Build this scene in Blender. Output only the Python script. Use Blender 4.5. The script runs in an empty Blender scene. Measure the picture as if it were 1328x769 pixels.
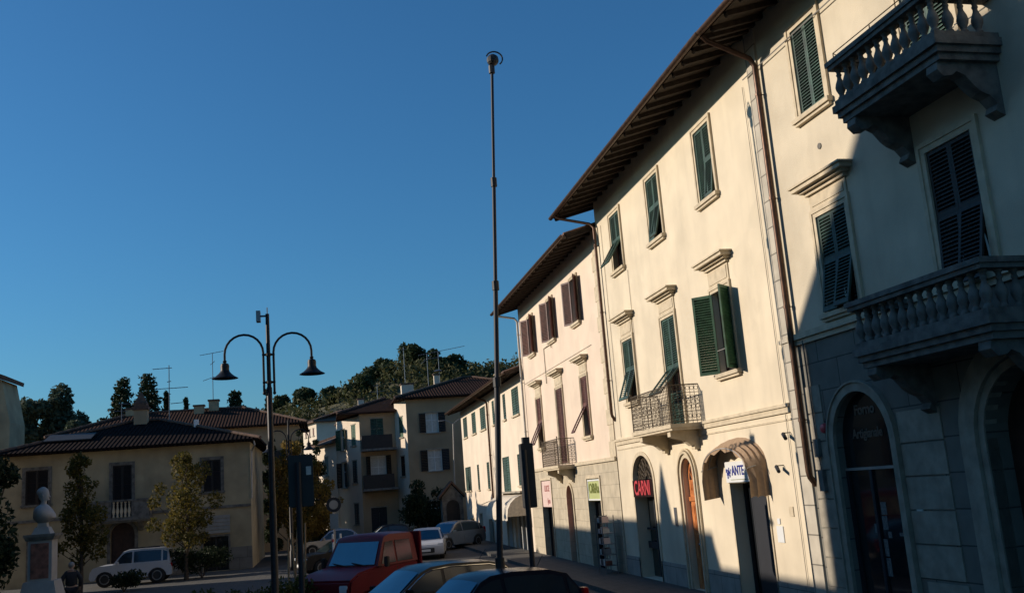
import bpy, bmesh, math, random
import numpy as np
from mathutils import Vector, Matrix
random.seed(7)
rng = np.random.default_rng(11)
PI = math.pi
sc = bpy.context.scene
col = sc.collection

# ---------------------------------------------------------------- camera
EYE = 2.87
yaw, pitch, roll = math.radians(11.578), math.radians(11.083), math.radians(-4.471)
fw = Vector((math.sin(yaw)*math.cos(pitch), math.cos(yaw)*math.cos(pitch), math.sin(pitch)))
rt = Vector((math.cos(yaw), -math.sin(yaw), 0)); up = rt.cross(fw)
r2 = rt*math.cos(roll)+up*math.sin(roll); u2 = -rt*math.sin(roll)+up*math.cos(roll)
cam_d = bpy.data.cameras.new('camera'); cam = bpy.data.objects.new('camera', cam_d); col.objects.link(cam)
cam.matrix_world = Matrix(((r2.x, u2.x, -fw.x, 0), (r2.y, u2.y, -fw.y, 0), (r2.z, u2.z, -fw.z, EYE), (0, 0, 0, 1)))
cam_d.sensor_width = 36; cam_d.lens = 1262/1328*36; cam_d.clip_start = .1; cam_d.clip_end = 5000
sc.camera = cam
# ---------------------------------------------------------------- light
TRAVEL = Vector((1, -.30, -.36)).normalized()
elev = math.asin(-TRAVEL.z); azim = math.atan2(-TRAVEL.x, -TRAVEL.y)
w = bpy.data.worlds.new('World'); sc.world = w; w.use_nodes = True
nt = w.node_tree; bg = nt.nodes['Background']; sky = nt.nodes.new('ShaderNodeTexSky')
sky.sky_type = 'NISHITA'; sky.sun_disc = False; sky.sun_elevation = elev; sky.sun_rotation = azim
sky.air_density = 1.3; sky.dust_density = .6; sky.ozone_density = 10; sky.altitude = 100
wb = nt.nodes.new('ShaderNodeMix'); wb.data_type = 'RGBA'; wb.blend_type = 'MULTIPLY'; wb.inputs['Factor'].default_value = 1; wb.inputs['B'].default_value = (.87, 1.10, 1.02, 1)   # camera white balance
nt.links.new(sky.outputs[0], wb.inputs['A']); nt.links.new(wb.outputs['Result'], bg.inputs[0]); bg.inputs[1].default_value = .11
sd = bpy.data.lights.new('sun', 'SUN'); sd.energy = 5.0; sd.angle = math.radians(.5); sd.color = (1, .872, .73)
so = bpy.data.objects.new('sun', sd); so.rotation_euler = TRAVEL.to_track_quat('-Z', 'Y').to_euler(); so.location = (-40, 20, 40); col.objects.link(so)
vs = sc.view_settings; vs.view_transform = 'Standard'; vs.look = 'None'; vs.gamma = 1; vs.exposure = 0; vs.use_curve_mapping = False
sc.render.film_transparent = False
sc.cycles.max_bounces = 3

# ---------------------------------------------------------------- materials
def mat(name, base, rough=.8, metal=0, noise=.12, scale=3., bump=0., bscale=30., transl=0, spec=.5, base2=None, stain=0):
    m = bpy.data.materials.new(name); m.use_nodes = True; n = m.node_tree.nodes; l = m.node_tree.links
    p = n['Principled BSDF']; p.inputs['Roughness'].default_value = rough; p.inputs['Metallic'].default_value = metal
    p.inputs['Specular IOR Level'].default_value = spec
    tc = n.new('ShaderNodeTexCoord'); co = tc.outputs['Object']
    nz = n.new('ShaderNodeTexNoise'); nz.inputs['Scale'].default_value = scale; nz.inputs['Detail'].default_value = 6; l.new(co, nz.inputs['Vector'])
    mx = n.new('ShaderNodeMix'); mx.data_type = 'RGBA'
    b2 = base2 or tuple(c*(1-noise*2) for c in base)
    mx.inputs['A'].default_value = (*[min(1, c*(1+noise*.5)) for c in base], 1); mx.inputs['B'].default_value = (*b2, 1)
    rp = n.new('ShaderNodeMapRange'); rp.inputs[1].default_value = .35; rp.inputs[2].default_value = .7
    l.new(nz.outputs[0], rp.inputs[0]); l.new(rp.outputs[0], mx.inputs['Factor']); out = mx.outputs['Result']
    if stain:
        mp = n.new('ShaderNodeMapping'); mp.inputs['Scale'].default_value = (2.2, 2.2, .22); l.new(co, mp.inputs[0])
        z2 = n.new('ShaderNodeTexNoise'); z2.inputs['Scale'].default_value = 1.3; z2.inputs['Detail'].default_value = 5; l.new(mp.outputs[0], z2.inputs['Vector'])
        r3 = n.new('ShaderNodeMapRange'); r3.inputs[1].default_value = .5; r3.inputs[2].default_value = .8; r3.inputs[4].default_value = stain; l.new(z2.outputs[0], r3.inputs[0])
        m2 = n.new('ShaderNodeMix'); m2.data_type = 'RGBA'; l.new(out, m2.inputs['A']); m2.inputs['B'].default_value = (*[c*.55 for c in base], 1)
        l.new(r3.outputs[0], m2.inputs['Factor']); out = m2.outputs['Result']
    if stain and 'plaster' in name:
        z4 = n.new('ShaderNodeTexNoise'); z4.inputs['Scale'].default_value = .55; z4.inputs['Detail'].default_value = 3; l.new(co, z4.inputs['Vector'])
        r4 = n.new('ShaderNodeMapRange'); r4.inputs[1].default_value = .57; r4.inputs[2].default_value = .585; r4.inputs[4].default_value = .10; l.new(z4.outputs[0], r4.inputs[0])
        m4 = n.new('ShaderNodeMix'); m4.data_type = 'RGBA'; l.new(out, m4.inputs['A']); m4.inputs['B'].default_value = (*[c*.6 for c in base], 1); l.new(r4.outputs[0], m4.inputs['Factor']); out = m4.outputs['Result']
    l.new(out, p.inputs['Base Color'])
    if bump:
        z = n.new('ShaderNodeTexNoise'); z.inputs['Scale'].default_value = bscale; z.inputs['Detail'].default_value = 5; l.new(co, z.inputs['Vector'])
        b = n.new('ShaderNodeBump'); b.inputs['Strength'].default_value = bump; b.inputs['Distance'].default_value = .02
        l.new(z.outputs[0], b.inputs['Height']); l.new(b.outputs[0], p.inputs['Normal'])
    m['out'] = 0
    return m
def blocks(name, base, bw, bh, line=.012, axis='YZ', off=.5, dark=.35, rough=.9):
    m = mat(name, base, rough, noise=.1, scale=2.5); n = m.node_tree.nodes; l = m.node_tree.links; p = n['Principled BSDF']
    old = p.inputs['Base Color'].links[0].from_socket
    tc = n.new('ShaderNodeTexCoord'); sp = n.new('ShaderNodeSeparateXYZ'); cb = n.new('ShaderNodeCombineXYZ')
    l.new(tc.outputs['Object'], sp.inputs[0]); l.new(sp.outputs[axis[0]], cb.inputs[0]); l.new(sp.outputs[axis[1]], cb.inputs[1])
    br = n.new('ShaderNodeTexBrick'); l.new(cb.outputs[0], br.inputs['Vector']); br.inputs['Scale'].default_value = 1
    br.inputs['Brick Width'].default_value = bw; br.inputs['Row Height'].default_value = bh; br.inputs['Mortar Size'].default_value = line; br.offset = off
    br.inputs['Color1'].default_value = (1, 1, 1, 1); br.inputs['Color2'].default_value = (.88, .88, .88, 1); br.inputs['Mortar'].default_value = (dark, dark, dark, 1)
    mu = n.new('ShaderNodeMix'); mu.data_type = 'RGBA'; mu.blend_type = 'MULTIPLY'; mu.inputs['Factor'].default_value = 1
    l.new(old, mu.inputs['A']); l.new(br.outputs['Color'], mu.inputs['B']); l.new(mu.outputs['Result'], p.inputs['Base Color'])
    b = n.new('ShaderNodeBump'); b.inputs['Strength'].default_value = .6; b.inputs['Distance'].default_value = .02; b.invert = True
    l.new(br.outputs['Fac'], b.inputs['Height']); l.new(b.outputs[0], p.inputs['Normal'])
    return m
def leafmat(name, c1, c2, tr=.35):
    m = bpy.data.materials.new(name); m.use_nodes = True; n = m.node_tree.nodes; l = m.node_tree.links
    p = n['Principled BSDF']; p.inputs['Roughness'].default_value = .7; p.inputs['Specular IOR Level'].default_value = .2
    g = n.new('ShaderNodeNewGeometry'); mx = n.new('ShaderNodeMix'); mx.data_type = 'RGBA'
    mx.inputs['A'].default_value = (*c1, 1); mx.inputs['B'].default_value = (*c2, 1)
    l.new(g.outputs['Random Per Island'], mx.inputs['Factor']); l.new(mx.outputs['Result'], p.inputs['Base Color'])
    t = n.new('ShaderNodeBsdfTranslucent'); l.new(mx.outputs['Result'], t.inputs[0]); ms = n.new('ShaderNodeMixShader'); ms.inputs[0].default_value = tr
    l.new(p.outputs[0], ms.inputs[1]); l.new(t.outputs[0], ms.inputs[2]); l.new(ms.outputs[0], n['Material Output'].inputs[0])
    return m
def tilemat(name, base, base2, axis='X', pitch=.22):
    m = mat(name, base, 1, noise=.25, scale=5, base2=base2, spec=.05); n = m.node_tree.nodes; l = m.node_tree.links; p = n['Principled BSDF']
    tc = n.new('ShaderNodeTexCoord'); wv = n.new('ShaderNodeTexWave'); wv.bands_direction = axis; wv.inputs['Scale'].default_value = 1/pitch/3.18*1.0
    wv.inputs['Distortion'].default_value = .6; wv.inputs['Detail'].default_value = 1
    l.new(tc.outputs['Object'], wv.inputs['Vector']); b = n.new('ShaderNodeBump'); b.inputs['Strength'].default_value = 1; b.inputs['Distance'].default_value = .08
    l.new(wv.outputs['Fac'], b.inputs['Height']); l.new(b.outputs[0], p.inputs['Normal'])
    old = p.inputs['Base Color'].links[0].from_socket
    mu = n.new('ShaderNodeMix'); mu.data_type = 'RGBA'; mu.blend_type = 'MULTIPLY'; mu.inputs['Factor'].default_value = .5
    l.new(old, mu.inputs['A']); l.new(wv.outputs['Color'], mu.inputs['B']); l.new(mu.outputs['Result'], p.inputs['Base Color'])
    return m
def vary(m, amt=.5):
    n = m.node_tree.nodes; l = m.node_tree.links; p = n['Principled BSDF']; old = p.inputs['Base Color'].links[0].from_socket
    oi = n.new('ShaderNodeObjectInfo'); mr = n.new('ShaderNodeMapRange'); mr.inputs[3].default_value = 1-amt*.5; mr.inputs[4].default_value = 1+amt
    l.new(oi.outputs['Random'], mr.inputs[0]); hs = n.new('ShaderNodeHueSaturation'); l.new(mr.outputs[0], hs.inputs['Value']); l.new(old, hs.inputs['Color'])
    l.new(hs.outputs[0], p.inputs['Base Color']); return m
M = dict(
 plaster=mat('cream plaster', (.68, .585, .43), .92, noise=.08, scale=.7, bump=.3, bscale=60, stain=.22),
 plaster_b=mat('ochre cream plaster', (.60, .52, .385), .92, noise=.09, scale=.8, bump=.3, bscale=50, stain=.2),
 plaster_c=mat('pinkish cream plaster', (.71, .575, .445), .92, noise=.06, scale=.7, bump=.25, bscale=60, stain=.12),
 plaster_d=mat('pale cream plaster', (.71, .60, .465), .92, noise=.06, scale=.7, stain=.12),
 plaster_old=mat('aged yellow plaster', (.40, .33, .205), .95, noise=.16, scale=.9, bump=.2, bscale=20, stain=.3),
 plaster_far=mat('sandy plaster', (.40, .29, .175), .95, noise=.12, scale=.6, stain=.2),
 stone=mat('grey sandstone', (.33, .295, .23), .9, noise=.14, scale=4, bump=.3, bscale=40),
 stone_l=mat('pale stone trim', (.56, .47, .33), .9, noise=.1, scale=5, bump=.2, bscale=40),
 stone_g=mat('weathered grey stone', (.17, .16, .14), .92, noise=.25, scale=5, bump=.5, bscale=25),
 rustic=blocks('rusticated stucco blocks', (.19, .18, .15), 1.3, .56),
 tileclad=blocks('beige stone cladding', (.50, .43, .31), .62, .42, .006, dark=.6),
 quoin=blocks('quoin blocks', (.50, .45, .36), 3., .575, .014, off=0),
 plinth=blocks('grey plinth slabs', (.33, .31, .27), .8, .6, .008),
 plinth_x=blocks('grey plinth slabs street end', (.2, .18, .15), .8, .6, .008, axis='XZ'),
 green=vary(mat('dark green shutter paint', (.022, .058, .040), .55, noise=.3, scale=5, stain=.4)),
 green_l=mat('faded green shutter paint', (.035, .10, .05), .55, noise=.25, scale=6),
 brown=vary(mat('red brown shutter paint', (.12, .045, .032), .6, noise=.3, scale=5, stain=.4)),
 brown_d=mat('dark brown shutter paint', (.016, .011, .009), .6, noise=.2, scale=6),
 glass=mat('dark window glass', (.012, .014, .016), .06, noise=0, scale=1, spec=.6),
 curtain=mat('white curtain', (.6, .58, .52), .9, noise=.1, scale=8),
 notice=mat('grey paper notices', (.16, .165, .16), .8, noise=.3, scale=25),
 wood=mat('dark eave timber', (.045, .029, .020), .85, noise=.3, scale=7, bump=.3),
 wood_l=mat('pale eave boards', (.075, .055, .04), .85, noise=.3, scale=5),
 door=mat('orange varnished wood', (.52, .19, .06), .4, noise=.25, scale=6, base2=(.36, .11, .03)),
 door_r=mat('reddish door wood', (.30, .10, .06), .5, noise=.2, scale=6),
 door_d=mat('dark brown door wood', (.05, .022, .014), .6, noise=.2, scale=6),
 tile=mat('terracotta roof tiles', (.13, .07, .045), .92, noise=.3, scale=6, base2=(.06, .042, .032), bump=.5, bscale=20),
 tiled=tilemat('old tiles with painted shade', (.020, .012, .011), (.010, .008, .008), 'X'),  # near-black colour paints the shade on the villa roof into its tiles
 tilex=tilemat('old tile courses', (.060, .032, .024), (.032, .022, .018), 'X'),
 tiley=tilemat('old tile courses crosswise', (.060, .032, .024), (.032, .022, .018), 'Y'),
 copper=mat('brown copper pipe', (.10, .055, .035), .45, .6, noise=.2, scale=8),
 pipe_l=mat('pale metal pipe', (.35, .33, .30), .5, .4, noise=.1),
 iron=mat('black iron', (.018, .017, .018), .5, .5, noise=.2, scale=10),
 iron_b=mat('bronze brown iron', (.09, .065, .04), .6, .4, noise=.2, scale=10),
 steel=mat('grey steel', (.22, .23, .25), .4, .8, noise=.1),
 steel_d=mat('dark painted steel', (.010, .012, .018), .6, .0, noise=.1),
 white=mat('white paint', (.75, .75, .72), .5, noise=.05),
 sign_w=mat('white sign plate', (.68, .69, .68), .4, noise=.02),
 sign_g=mat('lime green sign plate', (.46, .50, .22), .4, noise=.03),
 sign_p=mat('pink white sign plate', (.74, .56, .50), .4, noise=.05),
 sign_k=mat('dark sign glass', (.02, .008, .008), .3, noise=.1),
 red=mat('red letters', (.52, .06, .07), .4, noise=.02),
 blue=mat('blue letters', (.02, .03, .22), .4, noise=.02),
 olive=mat('olive letters', (.14, .16, .03), .5, noise=.02),
 gold=mat('dull gilt letters', (.13, .10, .075), .4, .3, noise=.05),
 rose=mat('rose letters', (.45, .18, .16), .5, noise=.02),
 awning=mat('cream awning cloth', (.62, .55, .44), .9, noise=.1, scale=9, stain=.3),
 awning_b=mat('brown awning cloth', (.34, .23, .14), .95, noise=.08, scale=12, stain=.25, bump=.1, bscale=14),
 asphalt=mat('asphalt', (.055, .054, .052), .9, noise=.2, scale=2.5, bump=.4, bscale=80),
 paving=blocks('stone paving', (.085, .08, .07), .6, .4, .01, axis='XY'),
 soil=mat('dry hillside soil', (.10, .085, .045), .95, noise=.3, scale=.05, base2=(.045, .055, .02)),
 bark=mat('bark', (.09, .065, .045), .95, noise=.3, scale=8, bump=.8),
 marble=mat('white marble', (.36, .35, .33), .6, noise=.08, scale=4),
 marble_r=mat('red veined marble', (.30, .12, .08), .5, noise=.3, scale=6),
 redpaint=mat('red vehicle paint', (.14, .003, .010), .42, noise=.05, spec=.3),
 bluepaint=mat('dark blue car paint', (.003, .006, .016), .25, .0, noise=.03, spec=.4),
 blackpaint=mat('black car paint', (.006, .007, .010), .25, .0, noise=.03, spec=.4),
 whitepaint=mat('white car paint', (.5, .51, .53), .3, noise=.03),
 greypaint=mat('silver grey car paint', (.30, .31, .33), .25, .6, noise=.03),
 autoglass=mat('car glass', (.02, .026, .03), .12, noise=0, spec=.9),
 screen=mat('windscreen glass', (.07, .16, .20), .06, .9, noise=.05, scale=2, spec=.9),
 tyre=mat('tyre rubber', (.015, .015, .015), .85, noise=.1),
 rim=mat('alloy rim', (.35, .35, .36), .3, .8, noise=.1),
 plastic=mat('black plastic', (.02, .02, .02), .6, noise=.1),
 chrome=mat('chrome trim', (.7, .68, .64), .12, 1, noise=.02),
 lens=mat('headlight lens', (.7, .72, .75), .1, noise=.02, spec=.9),
 tail=mat('tail light lens', (.4, .012, .012), .2, noise=.05),
 skin=mat('skin', (.42, .26, .19), .6, noise=.05),
 hair=mat('grey hair', (.30, .29, .27), .8, noise=.1),
 cloth=mat('dark jacket cloth', (.022, .024, .03), .9, noise=.2),
 cloth2=mat('dark trousers cloth', (.02, .02, .026), .9, noise=.2),
 stake=mat('pale wooden stake', (.40, .26, .14), .8, noise=.2, scale=9),
 l_green=leafmat('mid green leaves', (.035, .055, .014), (.075, .085, .024)),
 l_yellow=leafmat('yellowing leaves', (.05, .055, .014), (.17, .125, .025), .4),
 l_gold=leafmat('golden autumn leaves', (.15, .105, .025), (.29, .19, .04), .5),
 l_dark=leafmat('dark evergreen leaves', (.014, .026, .010), (.032, .046, .018), .2),
 l_olive=leafmat('olive hillside leaves', (.05, .06, .02), (.11, .10, .04), .3),
 l_hill=leafmat('hill oak leaves', (.028, .045, .018), (.065, .08, .032), .25),
 l_grey=leafmat('grey green leaves', (.045, .065, .04), (.09, .11, .065), .3),
)

# ---------------------------------------------------------------- object helpers
LOC = {}
def props(o, label=None, cat=None, group=None, kind=None):
    if label: o['label'] = label
    if cat: o['category'] = cat
    if group: o['group'] = group
    if kind: o['kind'] = kind
    return o
def thing(name, loc, label, cat, group=None, rz=0):
    o = bpy.data.objects.new(name, None); o.empty_display_size = .3; col.objects.link(o)
    o.location = loc; o.rotation_euler = (0, 0, rz); LOC[o.name] = Vector(loc)
    return props(o, label, cat, group)
class MB:
    def __init__(s): s.v = []; s.f = []
    def face(s, pts):
        i = len(s.v); s.v += [tuple(p) for p in pts]; s.f.append(list(range(i, i+len(pts))))
    def grid(s, rows, closed=False):
        i = len(s.v); n = len(rows[0])
        for r in rows: s.v += [tuple(p) for p in r]
        for a in range(len(rows)-1):
            for b in range(n if closed else n-1):
                c = (b+1) % n
                s.f.append([i+a*n+b, i+a*n+c, i+(a+1)*n+c, i+(a+1)*n+b])
    def hexa(s, P):
        i = len(s.v); s.v += [tuple(p) for p in P]
        for q in ((0, 1, 2, 3), (7, 6, 5, 4), (0, 4, 5, 1), (1, 5, 6, 2), (2, 6, 7, 3), (3, 7, 4, 0)): s.f.append([i+k for k in q])
    def box(s, F, a0, a1, b0, b1, c0, c1):
        s.hexa([F(a0, b0, c0), F(a1, b0, c0), F(a1, b1, c0), F(a0, b1, c0), F(a0, b0, c1), F(a1, b0, c1), F(a1, b1, c1), F(a0, b1, c1)])
    def prism(s, F, poly, d0, d1):
        n = len(poly); i = len(s.v)
        s.v += [tuple(F(u, d0, z)) for u, z in poly]+[tuple(F(u, d1, z)) for u, z in poly]
        s.f.append(list(range(i, i+n))); s.f.append([i+n+k for k in range(n)][::-1])
        for k in range(n): s.f.append([i+k, i+n+k, i+n+(k+1) % n, i+(k+1) % n])
    def tube(s, pts, r, n=8, cap=True):
        pts = [Vector(p) for p in pts]; R = r if isinstance(r, (list, tuple)) else [r]*len(pts); rows = []
        t0 = (pts[1]-pts[0]).normalized(); ref = Vector((0, 0, 1)) if abs(t0.z) < .9 else Vector((1, 0, 0)); x = t0.cross(ref).normalized()
        for k, p in enumerate(pts):
            t = (pts[min(k+1, len(pts)-1)]-pts[max(k-1, 0)]).normalized(); x = (x-t*x.dot(t)).normalized(); y = t.cross(x)
            rows.append([p+(x*math.cos(2*PI*j/n)+y*math.sin(2*PI*j/n))*R[k] for j in range(n)])
        i = len(s.v); s.grid(rows, True)
        if cap: s.f.append(list(range(i, i+n))[::-1]); s.f.append([i+(len(pts)-1)*n+j for j in range(n)])
    def lathe(s, prof, c, n=12, axis=None):
        c = Vector(c); rows = []
        for r, z in prof: rows.append([c+Vector((r*math.cos(2*PI*j/n), r*math.sin(2*PI*j/n), z)) for j in range(n)])
        i = len(s.v); s.grid(rows, True); s.f.append(list(range(i, i+n))[::-1]); s.f.append([i+(len(prof)-1)*n+j for j in range(n)])
    def ell(s, c, rx, ry, rz, n=10, m=7):
        rows = [[(c[0]+rx*math.sin(PI*a/m)*math.cos(2*PI*j/n), c[1]+ry*math.sin(PI*a/m)*math.sin(2*PI*j/n), c[2]-rz*math.cos(PI*a/m)) for j in range(n)] for a in range(m+1)]
        s.grid(rows, True)
    def build(s, name, m, parent=None, smooth=False, kind=None, local=False, recalc=True, loc=None, bevel=0):
        me = bpy.data.meshes.new(name); off = Vector((0, 0, 0)); o = bpy.data.objects.new(name, me); col.objects.link(o)
        if parent is not None:
            if not local:
                q = parent
                while q.name not in LOC: q = q.parent
                off = LOC[q.name]
            o.parent = parent
        elif loc is not None: off = Vector(loc); o.location = off
        me.from_pydata([tuple(Vector(v)-off) for v in s.v], [], s.f)
        if recalc or bevel:
            bm = bmesh.new(); bm.from_mesh(me); bmesh.ops.remove_doubles(bm, verts=bm.verts, dist=1e-5)
            if recalc: bmesh.ops.recalc_face_normals(bm, faces=bm.faces)
            if bevel:
                es = [e for e in bm.edges if e.is_manifold and e.calc_face_angle(0) > .5]
                bmesh.ops.bevel(bm, geom=es, offset=bevel, segments=2, affect='EDGES', clamp_overlap=True)
            bm.to_mesh(me); bm.free()
        me.materials.append(M[m] if isinstance(m, str) else m)
        if smooth:
            me.polygons.foreach_set('use_smooth', [True]*len(me.polygons))
            try: me.set_sharp_from_angle(angle=math.radians(40))
            except Exception: pass
        me.update()
        if kind: o['kind'] = kind
        return o
ID = lambda x, y, z: Vector((x, y, z))
def inst(o, parent, loc, rot=(0, 0, 0), scale=None):
    c = o.copy(); col.objects.link(c); c.parent = parent; c.location = loc; c.rotation_euler = rot
    if scale: c.scale = scale
    return c
def copy_tree(o, parent=None):
    c = o.copy(); col.objects.link(c); c.parent = parent
    if o.name in LOC: LOC[c.name] = LOC[o.name]
    for ch in list(o.children): copy_tree(ch, c)
    return c
def text(name, body, m, parent, origin, xdir, ydir, size, depth=.012, sx=1., shear=0):
    cu = bpy.data.curves.new(name, 'FONT'); cu.body = body; cu.size = size; cu.extrude = depth; cu.align_x = 'CENTER'; cu.align_y = 'CENTER'; cu.shear = shear
    cu.offset = size*.02
    t = bpy.data.objects.new(name, cu); col.objects.link(t); dg = bpy.context.evaluated_depsgraph_get(); dg.update()
    me = bpy.data.meshes.new_from_object(t.evaluated_get(dg)); bpy.data.objects.remove(t); me.materials.clear(); me.materials.append(M[m])
    X = Vector(xdir).normalized(); Y = Vector(ydir).normalized(); Z = X.cross(Y)
    q = parent
    while q.name not in LOC: q = q.parent
    O = Vector(origin)-LOC[q.name]
    for v in me.vertices: c = v.co.copy(); v.co = O+X*c.x*sx+Y*c.y+Z*c.z
    o = bpy.data.objects.new(name, me); col.objects.link(o); o.parent = parent; me.name = name
    return o

# wall with real openings. op = (u0,u1,z0,z1[,spring]) ; spring => elliptical arch from spring to z1
def archpts(o, n=14, grow=0.):
    u0, u1, z0, z1, zs = o; c = (u0+u1)/2; a = (u1-u0)/2+grow; b = z1-zs+grow
    return [(c-a*math.cos(PI*k/n), zs+b*math.sin(PI*k/n)) for k in range(n+1)]
def wall(mb, F, u0, u1, z0, z1, ops, depth=.24, back=None):
    us = sorted({u0, u1, *[x for o in ops for x in (o[0], o[1])]}); zs = sorted({z0, z1, *[x for o in ops for x in (o[2], o[3])]})
    for a, b in zip(us, us[1:]):
        for c, d in zip(zs, zs[1:]):
            mu, mz = (a+b)/2, (c+d)/2
            if b-a < 1e-4 or d-c < 1e-4 or any(o[0] < mu < o[1] and o[2] < mz < o[3] for o in ops): continue
            mb.face([F(a, 0, c), F(b, 0, c), F(b, 0, d), F(a, 0, d)])
    for o in ops:
        a, b, c, d = o[:4]
        if len(o) == 5:
            P = archpts(o); s_ = o[4]; n = len(P)//2
            L = [(a, d)]; mb.face([F(a, 0, d)]+[F(u, 0, z) for u, z in P[:n+1]]); mb.face([F(b, 0, d)]+[F(u, 0, z) for u, z in P[n:]][::-1])
            path = [(a, c)]+P+[(b, c)]
        else: path = [(a, c), (a, d), (b, d), (b, c)]
        for p, q in zip(path, path[1:]): mb.face([F(p[0], 0, p[1]), F(p[0], -depth, p[1]), F(q[0], -depth, q[1]), F(q[0], 0, q[1])])
        mb.face([F(a, 0, c), F(a, -depth, c), F(b, -depth, c), F(b, 0, c)])
    if back:
        mb.box(F, u0, u1, -back, -depth-.05, z0, z1)
        for u in (u0, u1): mb.face([F(u, 0, z0), F(u, -depth-.05, z0), F(u, -depth-.05, z1), F(u, 0, z1)])
def louvre(mb, P, a, b, n, w, h, pitch=.062):
    P, a, b, n = Vector(P), Vector(a), Vector(b), Vector(n); G = lambda x, d, y: P+a*x+n*d+b*y
    s = .055; t = .02
    mb.box(G, 0, s, -t, t, 0, h); mb.box(G, w-s, w, -t, t, 0, h); mb.box(G, s, w-s, -t, t, 0, s*1.3); mb.box(G, s, w-s, -t, t, h-s, h)
    k = max(2, int((h-2.3*s)/pitch)); p = (h-2.3*s)/k
    for i in range(k):
        z = s*1.3+p*i
        mb.hexa([G(s, -t, z+p*.75), G(w-s, -t, z+p*.75), G(w-s, t, z+p*.05), G(s, t, z+p*.05), G(s, -t, z+p*.95), G(w-s, -t, z+p*.95), G(w-s, t, z+p*.25), G(s, t, z+p*.25)])
def dirs(F):
    o = F(0, 0, 0); return (F(1, 0, 0)-o), (F(0, 1, 0)-o), Vector((0, 0, 1))
def shutters(W, F, o, m, mode='closed', flap=0., pitch=.062, which=(0, 1), ang=45):
    """two leaves in opening o; near = higher street coordinate handled by the frame"""
    u0, u1, z0, z1 = o[:4]; U, N, Z = dirs(F); c = (u0+u1)/2; lw = (u1-u0)/2-.006; h = z1-z0-.02; Z = Vector((0, 0, 1))
    for k in which:
        mb = MB(); s = 1 if k == 0 else -1; hinge = u0+.004 if k == 0 else u1-.004
        if mode == 'open':
            a_ = math.radians(ang); d = -U*s*math.cos(a_)+N*math.sin(a_); nn = d.cross(Z)
            louvre(mb, F(hinge, .03, z0+.01), d, Z, nn, lw+.02, h, pitch)
        else:
            fl = flap[k] if isinstance(flap, (tuple, list)) else flap
            if fl:
                hh = h*.52; zt = z0+.01+hh
                louvre(mb, F(hinge, -.02, zt), U*s, Z, N, lw, h-hh, pitch)
                f = math.radians(fl); b = (Z*math.cos(f)-N*math.sin(f)); nn = (N*math.cos(f)+Z*math.sin(f))
                louvre(mb, F(hinge, -.015, zt-.005)-b*hh, U*s, b, nn, lw, hh, pitch)
            else: louvre(mb, F(hinge, -.02, z0+.01), U*s, Z, N, lw, h, pitch)
        mb.build('shutter', m, W)
def pane(W, F, o, d=-.17, m='glass', bars=1, frame='brown', curtain=None):
    u0, u1, z0, z1 = o[:4]; mb = MB()
    if len(o) == 5: mb.prism(F, [(u0, z0)]+archpts(o)+[(u1, z0)], d-.02, d)
    else: mb.box(F, u0, u1, d-.02, d, z0, z1)
    mb.build('pane', m, W)
    if bars:
        f = MB(); t = .05; c = (u0+u1)/2; zt = z1 if len(o) < 5 else o[4]
        for x in (u0, c-t/2, u1-t): f.box(F, x, x+t, d+.003, d+.045, z0, zt)
        for z in (z0, z0+(zt-z0)*.62, zt-t): f.box(F, u0+.051, u1-.051, d+.004, d+.04, z, z+t)
        f.build('casement', frame, W)
def window(parent, F, o, m='green', frame=.15, sill=True, cornice=False, mode='closed', flap=0, sm='stone_l', pitch=.062, bars=1, fm='brown', panel=.42, ang=45, glass='glass', label=None, nosh=False, top=True):
    u0, u1, z0, z1 = o[:4]; f = frame; mb = MB(); s = .035
    b0 = z0 if sill else z0
    mb.box(F, u0-f, u0-.001, 0, s, b0, z1+f); mb.box(F, u1+.001, u1+f, 0, s, b0, z1+f); mb.box(F, u0-.001, u1+.001, 0, s, z1+.001, z1+f)
    g = f*.4
    mb.box(F, u0-f-.012, u0-f+g, 0, s+.022, b0, z1+f+.012); mb.box(F, u1+f-g, u1+f+.012, 0, s+.022, b0, z1+f+.012); mb.box(F, u0-f+g, u1+f-g, 0, s+.022, z1+f-g, z1+f+.012)
    W = mb.build('window', sm, parent)
    if label: W['label'] = label
    if sill:
        q = MB(); q.box(F, u0-f-.06, u1+f+.06, -.02, .13, z0-.09, z0-.002); q.box(F, u0-f-.02, u1+f+.02, 0, .085, z0-.15, z0-.092); q.build('sill', sm, W)
    if cornice:
        q = MB(); zt = z1+f+.015
        q.box(F, u0-f+.02, u1+f-.02, 0, .03, zt, zt+panel); q.box(F, u0-f+.10, u1+f-.10, .03, .045, zt+.06, zt+panel-.06)
        for k, (e, d, h) in enumerate(((.04, .09, .07), (.12, .17, .05), (.22, .27, .08), (.26, .31, .035))):
            q.box(F, u0-f-e, u1+f+e, 0, d, zt+panel, zt+panel+h); zt += h
        q.build('cornice', sm, W)
    pane(W, F, o, bars=bars, frame=fm, m=glass)
    if not nosh: shutters(W, F, o, m, mode, flap, pitch, ang=ang)
    return W
def archring(mb, F, o, w, d0, d1, inner=0.):
    """moulding ring round an arched opening"""
    n = 16; P = archpts(o, n, inner); Q = archpts(o, n, inner+w); u0, u1, z0 = o[0], o[1], o[2]
    P = [(u0-inner, z0)]+P+[(u1+inner, z0)]; Q = [(u0-inner-w, z0)]+Q+[(u1+inner+w, z0)]
    for k in range(len(P)-1):
        a, b, c, e = P[k], P[k+1], Q[k+1], Q[k]
        mb.hexa([F(a[0], d0, a[1]), F(b[0], d0, b[1]), F(c[0], d0, c[1]), F(e[0], d0, e[1]), F(a[0], d1, a[1]), F(b[0], d1, b[1]), F(c[0], d1, c[1]), F(e[0], d1, e[1])])
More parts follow.
